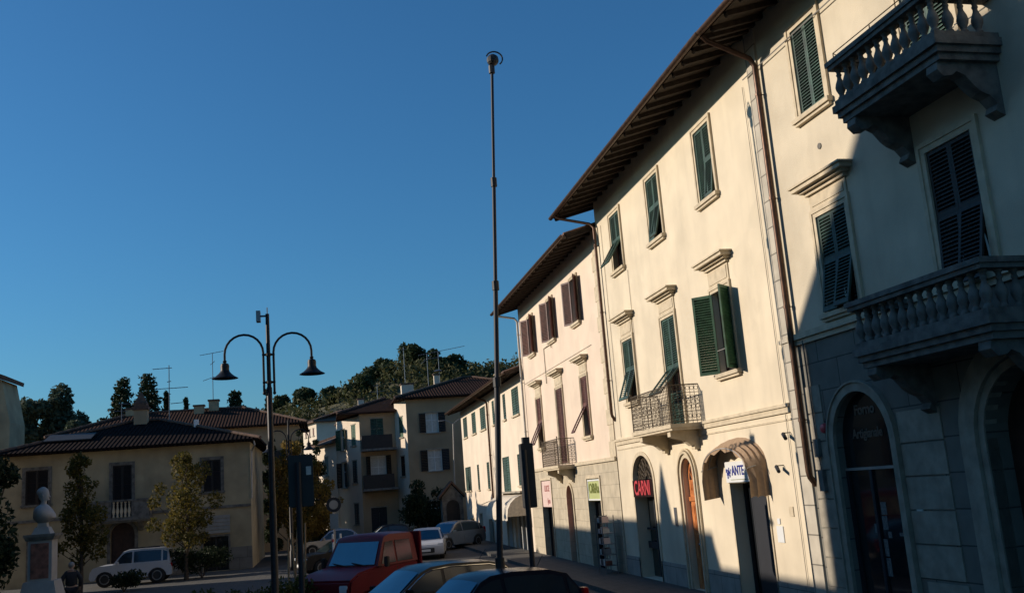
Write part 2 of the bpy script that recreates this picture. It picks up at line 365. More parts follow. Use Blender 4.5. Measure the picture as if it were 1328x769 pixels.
def street_roof(parent, F, u0, u1, ze, oh, slope=.30, run=7., rafters=.62, ext0=.0, ext1=.0, corr=.23, tile='tile', chim=()):
    """eave along the street: tiles, boards, rafters, gutter"""
    a, b = u0-ext0, u1+ext1; zt = lambda d: ze+.10+(oh-d)*slope
    mb = MB(); n = int((b-a)/corr*6); rows = []
    for d in (oh+.07, oh+.0, 0, -run):
        rows.append([F(a+(b-a)*j/n, d, zt(d)+.05+.055*abs(math.sin(PI*j/6))) for j in range(n+1)])
    mb.grid(rows); rows2 = [[F(a+(b-a)*j/n, oh+.07, zt(oh+.07)+.05+.055*abs(math.sin(PI*j/6))) for j in range(n+1)], [F(a+(b-a)*j/n, oh+.07, zt(oh+.07)+.01) for j in range(n+1)]]
    mb.grid(rows2)
    mb.hexa([F(a, oh+.02, zt(oh)+.0), F(b, oh+.02, zt(oh)+.0), F(b, -run, zt(-run)), F(a, -run, zt(-run)), F(a, oh+.02, zt(oh)+.045), F(b, oh+.02, zt(oh)+.045), F(b, -run, zt(-run)+.045), F(a, -run, zt(-run)+.045)])
    mb.hexa([F(a, -run, zt(-run)-.0), F(b, -run, zt(-run)), F(b, -2*run-.5, ze+.4), F(a, -2*run-.5, ze+.4), F(a, -run, zt(-run)+.09), F(b, -run, zt(-run)+.09), F(b, -2*run-.5, ze+.5), F(a, -2*run-.5, ze+.5)])
    R = mb.build('roof', tile, parent, recalc=False)
    sb = MB(); e = .003
    sb.hexa([F(a+.01, oh, zt(oh)-.035), F(b-.01, oh, zt(oh)-.035), F(b-.01, -.3, zt(-.3)-.035), F(a+.01, -.3, zt(-.3)-.035), F(a+.01, oh, zt(oh)-e), F(b-.01, oh, zt(oh)-e), F(b-.01, -.3, zt(-.3)-e), F(a+.01, -.3, zt(-.3)-e)])
    sb.build('soffit', 'wood_l', parent)
    k = int((b-a-.2)/rafters); U, N, Z = dirs(F)
    r = MB(); t = .055
    P = [(-.25, zt(-.25)-.17), (oh-.06, zt(oh-.06)-.15), (oh-.02, zt(oh-.02)-.10), (oh-.02, zt(oh-.02)-.038), (-.25, zt(-.25)-.038)]
    G = lambda u, d, z: F(a+.1, 0, 0)+U*u+N*d+Vector((0, 0, z))
    i = len(r.v); n = len(P)
    r.v += [tuple(G(-t, d, z)) for d, z in P]+[tuple(G(t, d, z)) for d, z in P]
    r.f.append(list(range(n))); r.f.append([n+j for j in range(n)][::-1])
    for j in range(n): r.f.append([j, n+j, n+(j+1) % n, (j+1) % n])
    ro = r.build('rafter', 'wood', parent)
    for j in range(1, k+1): inst(ro, parent, U*((b-a-.2)/k*j))
    g = MB(); rr = .075; rows = []
    for uu in (a, b): rows.append([F(uu, oh+.11+rr*math.cos(PI+PI*j/8), zt(oh)+.0+rr*math.sin(PI+PI*j/8)) for j in range(9)])
    for uu in (a, b): rows.append([F(uu, oh+.11+(rr+.008)*math.cos(PI+PI*j/8), zt(oh)+.0+(rr+.008)*math.sin(PI+PI*j/8)) for j in range(9)])
    g.grid(rows[:2]); g.grid(rows[2:])
    g.build('gutter', 'copper', parent, smooth=True, recalc=False)
    for (u, d, w_, h_) in chim:
        c = MB(); zb = zt(d); c.box(F, u-w_, u+w_, d-w_, d+w_, zb-.3, zb+h_); c.box(F, u-w_-.06, u+w_+.06, d-w_-.06, d+w_+.06, zb+h_, zb+h_+.07); c.box(F, u-w_*.7, u+w_*.7, d-w_*.7, d+w_*.7, zb+h_+.07, zb+h_+.25)
        c.box(F, u-w_-.08, u+w_+.08, d-w_-.08, d+w_+.08, zb+h_+.25, zb+h_+.31); c.build('chimney', 'plaster_old', R)
    return R
def downpipe(parent, F, u, d, ztop, zbot, oh, ze, r=.05, m='copper', kick=(0, 0), su=0):
    mb = MB(); mb.tube([F(u+su, oh+.05, ze+.02), F(u+su*.9, oh-.05, ze-.08), F(u+su*.2, d+.1, ztop+.12), F(u, d, ztop-.05), F(u, d, ztop-.4), F(u, d, zbot+.18), F(u, d-.02, zbot+.08), F(u, .0, zbot-.08)], r, 10)
    o = mb.build('downpipe', m, parent, smooth=True)
    z = ztop-.7
    while z > zbot+.5: c = MB(); c.lathe([(r+.012, -.03), (r+.012, .03)], F(u, d, z), 10); c.tube([F(u, d, z), F(u, 0, z)], .012, 5); c.build('clamp', m, o); z -= 2.3
    return o
def iron_balcony(parent, F, u0, u1, z0, proj, h=1.0):
    b = MB(); b.box(F, u0, u1, -.02, proj, z0-.10, z0); b.box(F, u0+.03, u1-.03, -.02, proj-.04, z0-.16, z0-.101)
    B = b.build('balcony', 'stone_l', parent)
    for x in (u0+.35, u1-.35-.22):
        q = MB(); prof = [(0, z0-.161), (proj-.1, z0-.161), (proj-.1, z0-.3), (proj-.25, z0-.36), (proj*.45, z0-.42), (.22, z0-.56), (.14, z0-.56), (.14, z0-.66), (0, z0-.66)]
        U, N, Z = dirs(F); i = 0; n = len(prof)
        q.v = [tuple(F(x, d, z)) for d, z in prof]+[tuple(F(x+.22, d, z)) for d, z in prof]; q.f = [list(range(n)), [n+j for j in range(n)][::-1]]+[[j, n+j, n+(j+1) % n, (j+1) % n] for j in range(n)]
        q.build('bracket', 'stone_l', B)
    def run(P, Q, mb):
        L = (Q-P).length; D = (Q-P).normalized(); k = max(3, int(L/.115)); Zv = Vector((0, 0, 1))
        for zz, r in ((.06, .011), (.30, .008), (.78, .008), (h, .018)): mb.tube([P+Zv*zz, Q+Zv*zz], r, 5)
        for j in range(k+1): mb.tube([P+D*L*j/k, P+D*L*j/k+Zv*h], .008, 4)
        for j in range(k):
            c = P+D*(L*(j+.5)/k)
            for zz, rr in ((.18, .05), (.42, .05), (.54, .052), (.66, .05), (.89, .05)):
                mb.tube([c+D*rr*math.cos(2*PI*t/8)+Zv*(zz+rr*math.sin(2*PI*t/8)) for t in range(9)], .006, 4, cap=False)
    mb = MB(); A, Bq, C, D_ = F(u0+.04, 0, z0), F(u0+.04, proj-.05, z0), F(u1-.04, proj-.05, z0), F(u1-.04, 0, z0)
    run(A, Bq, mb); run(Bq, C, mb); run(C, D_, mb)
    for P in (Bq, C): mb.tube([P, P+Vector((0, 0, h+.05))], .018, 6); mb.ell((P.x, P.y, P.z+h+.07), .03, .03, .03, 6, 4)
    mb.build('railing', 'iron_b', B)
    return B
BAL = [(.062, 0), (.062, .04), (.045, .06), (.04, .085), (.075, .16), (.085, .215), (.07, .28), (.038, .36), (.034, .40), (.045, .42), (.045, .44), (.034, .455), (.04, .49), (.06, .51), (.06, .54)]
def stone_balcony(parent, F, u0, u1, zb, proj, brackets=True, bm='stone_g', h=.88):
    b = MB()
    b.box(F, u0, u1, -.02, proj, zb+.20, zb+.32); b.box(F, u0+.05, u1-.05, -.02, proj-.05, zb+.10, zb+.2); b.box(F, u0+.10, u1-.10, -.02, proj-.10, zb, zb+.1)
    B = b.build('balcony', bm, parent)
    z = zb+.32; p = MB(); t = .09; i0 = .13
    for (a0, a1, d0, d1) in ((u0+i0-t, u1-i0+t, proj-i0-t, proj-i0+t), (u0+i0-t, u0+i0+t, 0, proj-i0-t-.001), (u1-i0-t, u1-i0+t, 0, proj-i0-t-.001)):
        p.box(F, a0, a1, d0, d1, z+.001, z+.09)
    p.build('plinth_course', bm, B)
    p = MB(); zr = z+.09+.54; t = .12
    for (a0, a1, d0, d1) in ((u0+i0-t, u1-i0+t, proj-i0-t, proj-i0+t), (u0+i0-t, u0+i0+t, 0, proj-i0-t-.001), (u1-i0-t, u1-i0+t, 0, proj-i0-t-.001)):
        p.box(F, a0, a1, d0, d1, zr, zr+.07); e = .03; p.box(F, a0-e, a1+e, d0-(e if d0 else 0), d1+(e if d1 > proj-i0 else 0), zr+.071, zr+.15)
    p.build('handrail', bm, B)
    bb = MB(); bb.lathe(BAL, (0, 0, 0), 12)
    bo = bb.build('baluster', bm, B, smooth=True, local=True); q = parent; base = LOC[q.name]
    pts = []
    nf = int((u1-u0-2*i0)/.215); L = u1-u0-2*i0
    pts += [F(u0+i0+L*j/nf, proj-i0, z+.09) for j in range(nf+1)]
    ns = int((proj-i0)/.215)
    for u in (u0+i0, u1-i0): pts += [F(u, (proj-i0)*j/ns, z+.09) for j in range(1, ns)]
    for j, P in enumerate(pts):
        if j == 0: bo.location = P-base
        else: inst(bo, B, P-base)
    if brackets:
        for x in (u0+.18, u1-.18-.24):
            prof = [(0, zb-.002), (proj-.12, zb-.002), (proj-.10, zb-.12), (proj-.2, zb-.22), (proj-.34, zb-.2), (proj-.42, zb-.14), (proj-.55, zb-.20), (proj-.68, zb-.36), (proj-.78, zb-.44), (.2, zb-.5), (.1, zb-.62), (.15, zb-.72), (0, zb-.8)]
            qd = MB(); n = len(prof); qd.v = [tuple(F(x, d, zz)) for d, zz in prof]+[tuple(F(x+.24, d, zz)) for d, zz in prof]
            qd.f = [list(range(n)), [n+j for j in range(n)][::-1]]+[[j, n+j, n+(j+1) % n, (j+1) % n] for j in range(n)]; qd.build('bracket', bm, B)
    return B

# ---------------------------------------------------------------- ground
GZ = -.22
g = MB(); g.face([(-900, -300, GZ), (900, -300, GZ), (900, 1500, GZ), (-900, 1500, GZ)]); g.build('ground', 'asphalt', kind='structure', recalc=False)
g = MB(); g.face([(-30, 31, GZ+.004), (-1.6, 31, GZ+.004), (-1.6, 54.9, GZ+.004), (-30, 54.9, GZ+.004)]); g.build('piazza_paving', 'paving', kind='structure', recalc=False)
g = MB(); g.box(ID, 7.75, 9.48, 2, 67.3, GZ-.1, GZ+.12); g.box(ID, 7.6, 7.748, 2, 67.3, GZ-.1, GZ+.125); g.build('pavement', 'paving', kind='structure')
g = MB(); g.box(ID, -5.2, -1.6, 22.4, 30.4, GZ-.1, GZ+.14); g.build('planter_kerb', 'stone', kind='structure')
for k in range(3): g = MB(); g.box(ID, .6+k*2.45, .7+k*2.45, 17.5, 22.8, GZ+.004, GZ+.008); g.build('parking_line', 'white', kind='structure')
# hill
HX = np.linspace(-260, 300, 57); HY = np.linspace(110, 420, 32)
def hillz(x, y):
    h = np.interp(x, [-260, -60, -12, 0, 10, 22, 45, 80, 300], [15, 16, 19.4, 22.2, 25.2, 26.4, 27.6, 28.5, 34])
    t = np.clip((y-112)/88, 0, 1); t = t*t*(3-2*t)
    return h*t+GZ-.3+t*(1.2*math.sin(x*.11)+.9*math.sin(x*.27+y*.05))+max(0, y-205)*.02
g = MB(); g.grid([[(x, y, hillz(x, y)) for x in HX] for y in HY]); g.build('hill', 'soil', kind='structure', smooth=True)

# ---------------------------------------------------------------- street buildings
S = lambda u, d, z: Vector((9.5-d, u, z))
A0 = math.radians(2.6); P0 = Vector((9.5, 18.35, 0)); D0 = Vector((math.sin(A0), -math.cos(A0), 0)); N0 = Vector((-math.cos(A0), -math.sin(A0), 0))
S0 = lambda s, d, z: P0+D0*s+N0*d+Vector((0, 0, z))

def top_flaps(*a): return a
# ---- middle house (cream, green shutters)
B1 = thing('town_house', (9.5, 24.6, GZ), 'cream three storey house with green shutters, iron balcony and the red meat shop sign', 'house')
tops = [(28.52, 29.48), (24.82, 25.78), (21.02, 21.98)]
T = [(a, b, 9.42, 11.24) for a, b in tops]
Fi = [(28.42, 29.40, 5.20, 7.12), (24.68, 25.70, 4.13, 7.14), (20.98, 21.98, 5.16, 7.12)]
carni = (27.80, 29.70, -.10, 3.54, 2.78)
arch2 = (24.52, 25.36, -.10, 3.28, 2.82)
ante = (20.30, 22.22, -.10, 2.58)
mb = MB(); wall(mb, S, 18.16, 31.2, -.4, 12.35, T+Fi+[carni, arch2, ante], back=12, depth=.42); W1 = mb.build('wall', 'plaster', B1)
flp = [(38, 38), (6, 14), (0, 7)]
for o, f in zip(T, flp): window(B1, S, o, flap=f[::-1] if f[0] != f[1] else 32, frame=.14)
window(B1, S, Fi[0], cornice=True, flap=20, frame=.13)
w_ = window(B1, S, Fi[1], cornice=True, frame=.13, sill=False, nosh=True, panel=.36); 
# balcony door: long leaves, flaps from mid height thrown outward
for k in (0, 1):
    q = MB(); u = 24.684 if k == 0 else 25.19; louvre(q, S(u, -.02, 5.75), (0, 1, 0), (0, 0, 1), (-1, 0, 0), .50, 1.38)
    f = math.radians(42); b = Vector((math.sin(f)*1, 0, math.cos(f))); louvre(q, S(u, -.01, 5.745)-b*.95, (0, 1, 0), b, Vector((-math.cos(f), 0, math.sin(f))), .50, .95)
    louvre(q, S(u, -.05, 4.15), (0, 1, 0), (0, 0, 1), (-1, 0, 0), .50, .95); q.build('shutter', 'green', w_)
w_ = window(B1, S, Fi[2], cornice=True, mode='open', frame=.13, m='green_l', ang=48)
sb = MB(); sb.tube([S(20.95, .04, 5.72), S(22.0, .04, 5.72)], .012, 5); sb.build('guard_bar', 'pipe_l', w_)
# string course, stone quoins, plinth
mb = MB(); mb.box(S, 18.66, 23.45, 0, .05, 3.96, 4.08); mb.box(S, 18.66, 23.45, 0, .085, 4.081, 4.15); mb.box(S, 26.8, 31.1, 0, .05, 3.96, 4.08); mb.box(S, 26.8, 31.1, 0, .085, 4.081, 4.15); mb.box(S, 18.66, 31.1, 0, .02, 3.80, 3.84)
mb.build('string_course', 'stone_l', B1)
mb = MB(); mb.box(S, 18.17, 18.64, 0, .035, 4.0, 12.2); mb.box(S, 18.17, 18.70, 0, .036, 3.1, 3.99) if False else None; mb.box(S, 18.17, 18.64, 0, .035, -.1, 3.995); mb.box(S, 18.15, 18.72, .0, .07, 5.36, 5.44); mb.build('quoins', 'quoin', B1)
for a, b in ((18.65, 20.29), (22.24, 24.2), (25.68, 27.78), (29.72, 31.18)): mb = MB(); mb.box(S, a, b, 0, .03, -.12, .48); mb.build('plinth', 'plinth', B1)
street_roof(B1, S, 18.0, 31.15, 11.93, 1.22, ext1=.95, chim=((24.5, -3, .35, .7),))
downpipe(B1, S, 31.0, .12, 11.4, 4.85, 1.22, 11.93, su=.6)
for P_ in ([S(28.17, .02, 9.2), S(28.2, .02, 4.2)], [S(30.55, .02, 11.3), S(30.5, .02, 4.2)], [S(18.95, .03, 11.2), S(18.9, .03, .3)]): ca = MB(); ca.tube(P_, .008, 4); ca.build('wall_cable', 'stone', B1)
iron_balcony(B1, S, 23.55, 26.75, 4.14, .86, .98)
# meat shop doorway
mb = MB(); archring(mb, S, carni, .12, 0, .03); D = mb.build('shop_doorway', 'stone_l', B1)
mb = MB(); mb.prism(S, [(carni[0], -.1)]+archpts(carni)+[(carni[1], -.1)], -.40, -.38); mb.build('pane', 'glass', D)
mb = MB(); c = 28.75
for r in (.25, .5, .72): mb.tube([S(c+r*math.cos(PI*k/12), -.12, 2.84+r*.8*math.sin(PI*k/12)) for k in range(13)], .014, 4)
for k in range(9):
    a = PI*k/8
    mb.tube([S(c+.1*math.cos(a), -.12, 2.84+.08*math.sin(a)), S(c+.92*math.cos(a), -.12, 2.84+.68*math.sin(a))], .013, 4)
    for r in (.37, .6, .82):
        a2 = a+PI/16; cx, cz = c+r*math.cos(a2), 2.84+r*.8*math.sin(a2)
        mb.tube([S(cx+.08*math.cos(t*PI/4), -.12, cz+.08*math.sin(t*PI/4)) for t in range(9)], .011, 4, cap=False)
mb.build('fanlight_grille', 'iron_b', D)
mb = MB(); mb.box(S, 27.83, 29.69, .0, .05, 2.30, 2.80); sg = mb.build('shop_sign', 'sign_k', D)
text('lettering', 'CARNI', 'red', sg, S(28.76, .056, 2.55), (0, -1, 0), (0, 0, 1), .60, .012, .84)
mb = MB(); mb.box(S, 27.86, 29.64, -.3, -.26, .75, .95); mb.box(S, 27.86, 29.64, -.3, -.26, 1.3, 1.36); mb.box(S, 28.7, 28.78, -.3, -.25, -.05, 2.3); mb.build('door_frame', 'steel_d', D)
# arched varnished door
mb = MB(); archring(mb, S, arch2, .09, -.35, .0, .10) if False else None
archring(mb, S, arch2, .10, 0, .05, .02); archring(mb, S, arch2, .07, 0, .10, .13); archring(mb, S, arch2, .05, 0, .06, .22)
D = mb.build('doorway', 'stone_l', B1)
mb = MB(); u0, u1 = arch2[:2]; mb.prism(S, [(u0, -.1)]+archpts(arch2)+[(u1, -.1)], -.30, -.14); D2 = mb.build('door', 'door', D)
mb = MB(); cc = (u0+u1)/2; zb = 2.2
for a, b in ((u0+.05, cc-.02), (cc+.02, u1-.05)):
    for c0, c1 in ((0, .55), (.65, 1.3), (1.4, 2.1)): mb.box(S, a+.04, b-.04, -.139, -.115, c0, c1); mb.box(S, a+.09, b-.09, -.1145, -.10, c0+.05, c1-.05)
mb.box(S, u0, u1, -.139, -.09, 2.16, 2.27); mb.build('door_panel', 'door', D2)
mb = MB(); mb.prism(S, archpts((u0+.12, u1-.12, 2.3, 3.12, 2.72)), -.139, -.132); mb.build('fanlight', 'glass', D2)
mb = MB(); mb.tube([S(cc, -.11, 2.3), S(cc, -.11, 3.1)], .02, 5); mb.tube([S(cc-.2, -.11, 2.45), S(cc+.18, -.11, 2.95)], .014, 5); mb.tube([S(cc+.2, -.11, 2.45), S(cc-.18, -.11, 2.95)], .014, 5); mb.build('fanlight_bar', 'door', D2)
mb = MB(); mb.ell(S(cc-.08, -.08, 1.05), .035, .035, .035, 8, 5); mb.build('handle', 'chrome', D2)
# restaurant doorway
mb = MB(); u0, u1, z0, z1 = ante; mb.box(S, u0-.05, u0-.001, 0, .03, -.1, z1+.05); mb.box(S, u1+.001, u1+.05, 0, .03, -.1, z1+.05); mb.box(S, u0, u1, 0, .03, z1+.001, z1+.05); D = mb.build('restaurant_doorway', 'stone_l', B1)
mb = MB(); mb.box(S, u0, u1, -.41, -.38, z0, z1); mb.build('pane', 'glass', D)
mb = MB(); mb.box(S, 20.9, 21.75, -.33, -.29, 0, 2.5); mb.build('open_door_leaf', 'steel_d', D)
mb = MB()
for x in (u0, 20.85, 21.78, u1-.06): mb.box(S, x, x+.06, -.37, -.3, -.1, z1)
mb.box(S, u0+.061, u1-.061, -.37, -.3, 2.52, 2.6); mb.build('door_frame', 'steel_d', D)

# restaurant awning, a semi round cloth hood hanging over the door
AW = thing('door_awning', S(21.55, 0, 3.4), 'brown cloth hood awning sagging over the restaurant door', 'awning')
def hood(u0, u1, zs, zt, d, n=18, proj=.5):
    c = (u0+u1)/2; a = (u1-u0)/2*(1-.12*(d/proj)**2); return [S(c+.0*d-a*math.cos(PI*k/n), d, zs-.2*d+(zt-zs)*math.sin(PI*k/n)*(1-.22*(d/proj)**2)) for k in range(n+1)]
mb = MB(); rows = []
for d in (.0, .055, .11, .165, .22, .275, .33, .385, .44):
    P = hood(20.15, 22.95, 3.0, 3.62, d); w2 = .03*math.sin(d*40)
    P = [p+Vector((0, 0, random.uniform(-.006, .006)-.05*math.sin(PI*d/.11)**2)) for p in P]
    rows.append([S(20.15+.1*d, d, 2.28+.02*math.sin(d*40))]+[S(20.15+.1*d+w2, d, 2.65)]+P+[S(22.95-.15*d-w2, d, 2.65)]+[S(22.95-.15*d, d, 2.25-.1*d)])
mb.grid(rows); mb.build('cloth', 'awning_b', AW, smooth=True)
mb = MB(); fr = []
P = rows[-1]
for k, p in enumerate(P): fr.append([p, Vector((p.x, p.y, p.z-.10-.05*math.sin(k*2.1)))])
mb.grid([[a for a, b in fr[3:-3]], [b for a, b in fr[3:-3]]]); mb.build('valance', 'awning_b', AW)
mb = MB()
for d in (.0, .22, .44): mb.tube([v+Vector((0, 0, -.02)) for v in hood(20.17, 22.93, 3.0, 3.60, d)], .014, 5)
for u in (20.2, 22.9): mb.tube([S(u, 0, 3.0), S(u-.0, .44, 2.9)], .014, 5)
mb.build('frame', 'pipe_l', AW)
SG = thing('restaurant_sign', S(21.3, .05, 2.8), 'white sign with blue letters and splash emblem under the brown awning', 'sign')
mb = MB(); mb.box(S, 20.4, 22.28, .04, .075, 2.60, 3.08); mb.build('sign_plate', 'sign_w', SG)
text('lettering', 'ANTE', 'blue', SG, S(21.56, .078, 2.86), (0, -1, 0), (0, 0, 1), .31, .006, .86)
mb = MB()
for k in range(11):
    a = k*2.4; r = .035+.012*(k % 3); R_ = .02+.011*k; cu, cz = 22.08+R_*1.2*math.cos(a), 2.84+R_*math.sin(a)
    mb.prism(S, [(cu+r*(1 if t % 2 else .55)*math.cos(t*PI/4), cz+r*(1 if t % 2 else .55)*math.sin(t*PI/4)) for t in range(8)], .076, .082)
mb.build('emblem', 'blue', SG)
mb = MB(); mb.box(S, 20.9, 22.0, .076, .079, 2.655, 2.667); mb.build('underline', 'olive', SG)

# ---- far-side house (pinkish, brown shutters)
B2 = thing('town_house', (9.5, 38.2, GZ), 'pinkish cream house with red brown shutters and stone clad shop front', 'house')
T = [(42.15, 43.15, 8.72, 10.40), (38.2, 39.15, 8.72, 10.40), (34.2, 35.15, 8.72, 10.40)]
Fm = [(41.72, 42.72, 4.50, 6.66), (37.78, 38.88, 3.66, 6.66), (33.98, 34.88, 4.50, 6.66)]
G2 = [(41.05, 42.95, -.3, 3.08), (37.40, 38.35, -.3, 2.80, 2.3), (33.45, 35.15, -.3, 2.98)]
mb = MB(); wall(mb, S, 31.22, 45.3, 3.56, 11.45, T+Fm, back=11, depth=.24); mb.build('wall', 'plaster_c', B2)
mb = MB(); wall(mb, lambda u, d, z: S(u, d+.03, z), 31.22, 45.3, -.4, 3.56, G2, back=11, depth=.34); mb.build('ground_floor_wall', 'tileclad', B2)
for o in T: window(B2, S, o, m='brown', mode='open', ang=28, frame=.10, top=True)
for k, o in enumerate(Fm): window(B2, S, o, m='brown', cornice=True, frame=.10, sill=k != 1, flap=(0, 0) if k == 1 else ((0, 30) if k == 2 else 26), panel=.38)
mb = MB(); mb.box(S, 31.23, 36.5, .03, .10, 3.50, 3.62); mb.build('string_course', 'stone_l', B2); mb = MB(); mb.box(S, 39.7, 45.3, .03, .10, 3.5, 3.62); mb.build('string_course', 'stone_l', B2)
mb = MB()
for k in range(14): mb.box(S, 31.24, 31.95-(.18 if k % 2 else 0), 0, .03, 3.63+k*.53, 3.63+k*.53+.52)
mb.build('quoins', 'stone_l', B2)
street_roof(B2, S, 31.25, 45.3, 11.12, 1.05, ext1=.75, chim=((36, -3, .3, .6),))
downpipe(B2, S, 45.1, .12, 10.7, 2.5, 1.05, 11.12, m='pipe_l', su=.5)
iron_balcony(B2, S, 36.65, 39.5, 3.58, .72, 1.0)
mb = MB(); mb.tube([S(40.35, .03, 7.1), S(40.35, .03, 8.6), S(38.9, .05, 8.6), S(38.9, .05, 8.42)], .02, 5); mb.build('wall_cable', 'stone', B2); mb = MB(); mb.tube([S(33, .02, 7.62), S(45, .02, 7.6)], .008, 4); mb.build('wall_cable', 'stone', B2)
F2 = lambda u, d, z: S(u, d+.03, z)
for o, lab in ((G2[0], None), (G2[2], None)):
    u0, u1, z0, z1 = o; mb = MB(); mb.box(F2, u0-.09, u0-.001, 0, .04, -.3, z1+.09); mb.box(F2, u1+.001, u1+.09, 0, .04, -.3, z1+.09); mb.box(F2, u0, u1, 0, .04, z1+.001, z1+.09); D = mb.build('shop_doorway', 'stone_l', B2)
    mb = MB(); mb.box(F2, u0, u1, -.34, -.3, z0, z1-.8); mb.build('pane', 'glass', D)
    mb = MB(); mb.box(F2, u0, u0+.07, -.29, -.22, z0, z1); mb.box(F2, (u0+u1)/2, (u0+u1)/2+.06, -.29, -.22, z0, z1-.8); mb.box(F2, u1-.07, u1, -.29, -.22, z0, z1); mb.build('door_frame', 'steel_d', D)
    mb = MB(); mb.box(F2, u0+.03, u1-.03, -.08, .0, (2.20 if u0 < 40 else 1.95), z1-.03); sg = mb.build('shop_sign', 'sign_g' if u0 < 40 else 'sign_p', D)
    if u0 < 40:
        text('lettering', 'Of&Ra', 'olive', sg, F2(34.3, .006, 2.62), (0, -1, 0), (0, 0, 1), .48, .006, 1.0)
        fr = MB(); fr.box(F2, u0+.04, u1-.04, .001, .02, 2.21, 2.26); fr.box(F2, u0+.04, u1-.04, .001, .02, z1-.09, z1-.035); fr.box(F2, u0+.04, u0+.1, .001, .02, 2.261, z1-.091); fr.box(F2, u1-.1, u1-.04, .001, .02, 2.261, z1-.091); fr.build('sign_frame', 'sign_w', sg)
    else:
        text('lettering', 'LUCE', 'rose', sg, F2(41.95, .006, 2.72), (0, -1, 0), (0, 0, 1), .36, .006, 1.1); text('lettering', '(oo', 'rose', sg, F2(41.7, .006, 2.2), (0, -1, 0), (0, 0, 1), .32, .006, 1.1)
mb = MB(); archring(mb, F2, G2[1], .10, 0, .05); D = mb.build('doorway', 'stone_l', B2)
u0, u1 = G2[1][:2]; mb = MB(); mb.prism(F2, [(u0, -.3)]+archpts(G2[1])+[(u1, -.3)], -.24, -.2); D2 = mb.build('door', 'door_r', D)
mb = MB()
for a, b in ((u0+.08, (u0+u1)/2-.04), ((u0+u1)/2+.04, u1-.08)):
    for c0, c1 in ((.1, .8), (.95, 1.7), (1.8, 2.2)): mb.box(F2, a, b, -.199, -.17, c0, c1)
mb.build('door_panel', 'door_r', D2)

# ---- end house with lean roof (pale, green shutters)
B3 = thing('town_house', (9.5, 56.5, GZ), 'low pale house with narrow green shutters and cream barrel awning', 'house')
T = [(64.5, 66.4, 6.42, 7.75), (60.7, 62.4, 6.42, 7.75), (56.9, 58.9, 6.42, 7.75), (53.75, 54.5, 6.42, 7.75), (50.25, 51.05, 6.42, 7.75), (46.7, 48.5, 6.40, 7.75)]
Md = [(64.2, 66.8, 2.92, 4.46), (60.7, 61.5, 2.92, 4.46), (56.8, 57.7, 2.92, 4.46), (50.4, 52.4, 2.62, 4.5), (46.3, 48.2, 2.96, 4.48)]
Gd = [(64.0, 65.5, -.2, 1.1), (60.6, 61.5, -.2, 1.45), (56.6, 58.1, -.2, 1.2), (50.8, 52.3, -.2, 2.0), (46.6, 49.9, -.2, 2.0)]
mb = MB(); wall(mb, S, 45.32, 67.3, -.4, 8.3, T+Md+Gd, back=10, depth=.24); mb.build('wall', 'plaster_d', B3)
for o in T+Md:
    wd = o[1]-o[0]; narrow = wd < 1.1
    q = (o[0]+wd*.25, o[1]-wd*.25, o[2], o[3]) if not narrow else o
    W_ = MB(); W_.box(S, o[0]-.06, o[1]+.06, 0, .09, o[2]-.09, o[2]-.003); W_ = W_.build('window', 'stone_l', B3)
    pane(W_, S, o, bars=1, frame='white' if not narrow else 'brown')
    shutters(W_, S, o, 'green', 'closed', 0, pitch=.12)
for k, o in enumerate(Gd):
    D = MB(); D.box(S, o[0]-.08, o[0]-.001, 0, .03, -.2, o[3]+.08); D.box(S, o[1]+.001, o[1]+.08, 0, .03, -.2, o[3]+.08); D.box(S, o[0], o[1], 0, .03, o[3]+.001, o[3]+.08); D = D.build('doorway', 'stone_l', B3)
    mb = MB(); mb.box(S, o[0], o[1], -.2, -.17, o[2], o[3]); mb.build('door' if k < 3 else 'pane', 'door_d' if k < 3 else 'glass', D)
    if k > 2:
        mb = MB()
        for j in range(4): x = o[0]+(o[1]-o[0]-.08)*j/3; mb.box(S, x, x+.08, -.165, -.08, o[2], o[3])
        mb.build('shop_frame', 'white', D)
street_roof(B3, S, 45.32, 67.3, 8.18, .85, ext1=.75, chim=((58, -1.2, .22, .5), (50.5, -2.2, .25, .6)), rafters=.9, corr=.3)
downpipe(B3, S, 55.6, .10, 7.8, 2.0, .85, 8.18, m='copper', r=.06)
mb = MB(); mb.tube([S(57.5, .5, 2.05), S(54.6, .02, 2.4)], .02, 5); mb.box(S, 54.5, 55.3, .02, .3, 1.1, 1.8); mb.build('wall_box', 'stone_l', B3)
AW2 = thing('shop_awning', S(49.2, 0, 1.9), 'cream barrel awning over the shop front of the low pale house', 'awning')
mb = MB(); prof = [(.0, 2.55), (.35, 2.52), (.65, 2.4), (.9, 2.18), (1.05, 1.9), (1.1, 1.55)]
rows = [[S(u, d, z) for d, z in prof] for u in np.linspace(46.1, 52.4, 9)]; mb.grid(rows); mb.build('cloth', 'awning', AW2, smooth=True, recalc=False)
for u in (46.1, 52.4): mb = MB(); mb.face([S(u, 0, 1.55)]+[S(u, d, z) for d, z in prof]); mb.build('side_cloth', 'awning', AW2, recalc=False)
mb = MB(); mb.grid([[S(u, 1.1, 1.55) for u in np.linspace(46.1, 52.4, 43)], [S(u, 1.1, 1.40-.04*abs(math.sin((u-46.1)*4))) for u in np.linspace(46.1, 52.4, 43)]]); mb.build('valance', 'awning', AW2, recalc=False)
mb = MB(); mb.box(S, 45.9, 52.6, 0, .45, 2.62, 2.70); mb.build('canopy_board', 'stone', AW2)

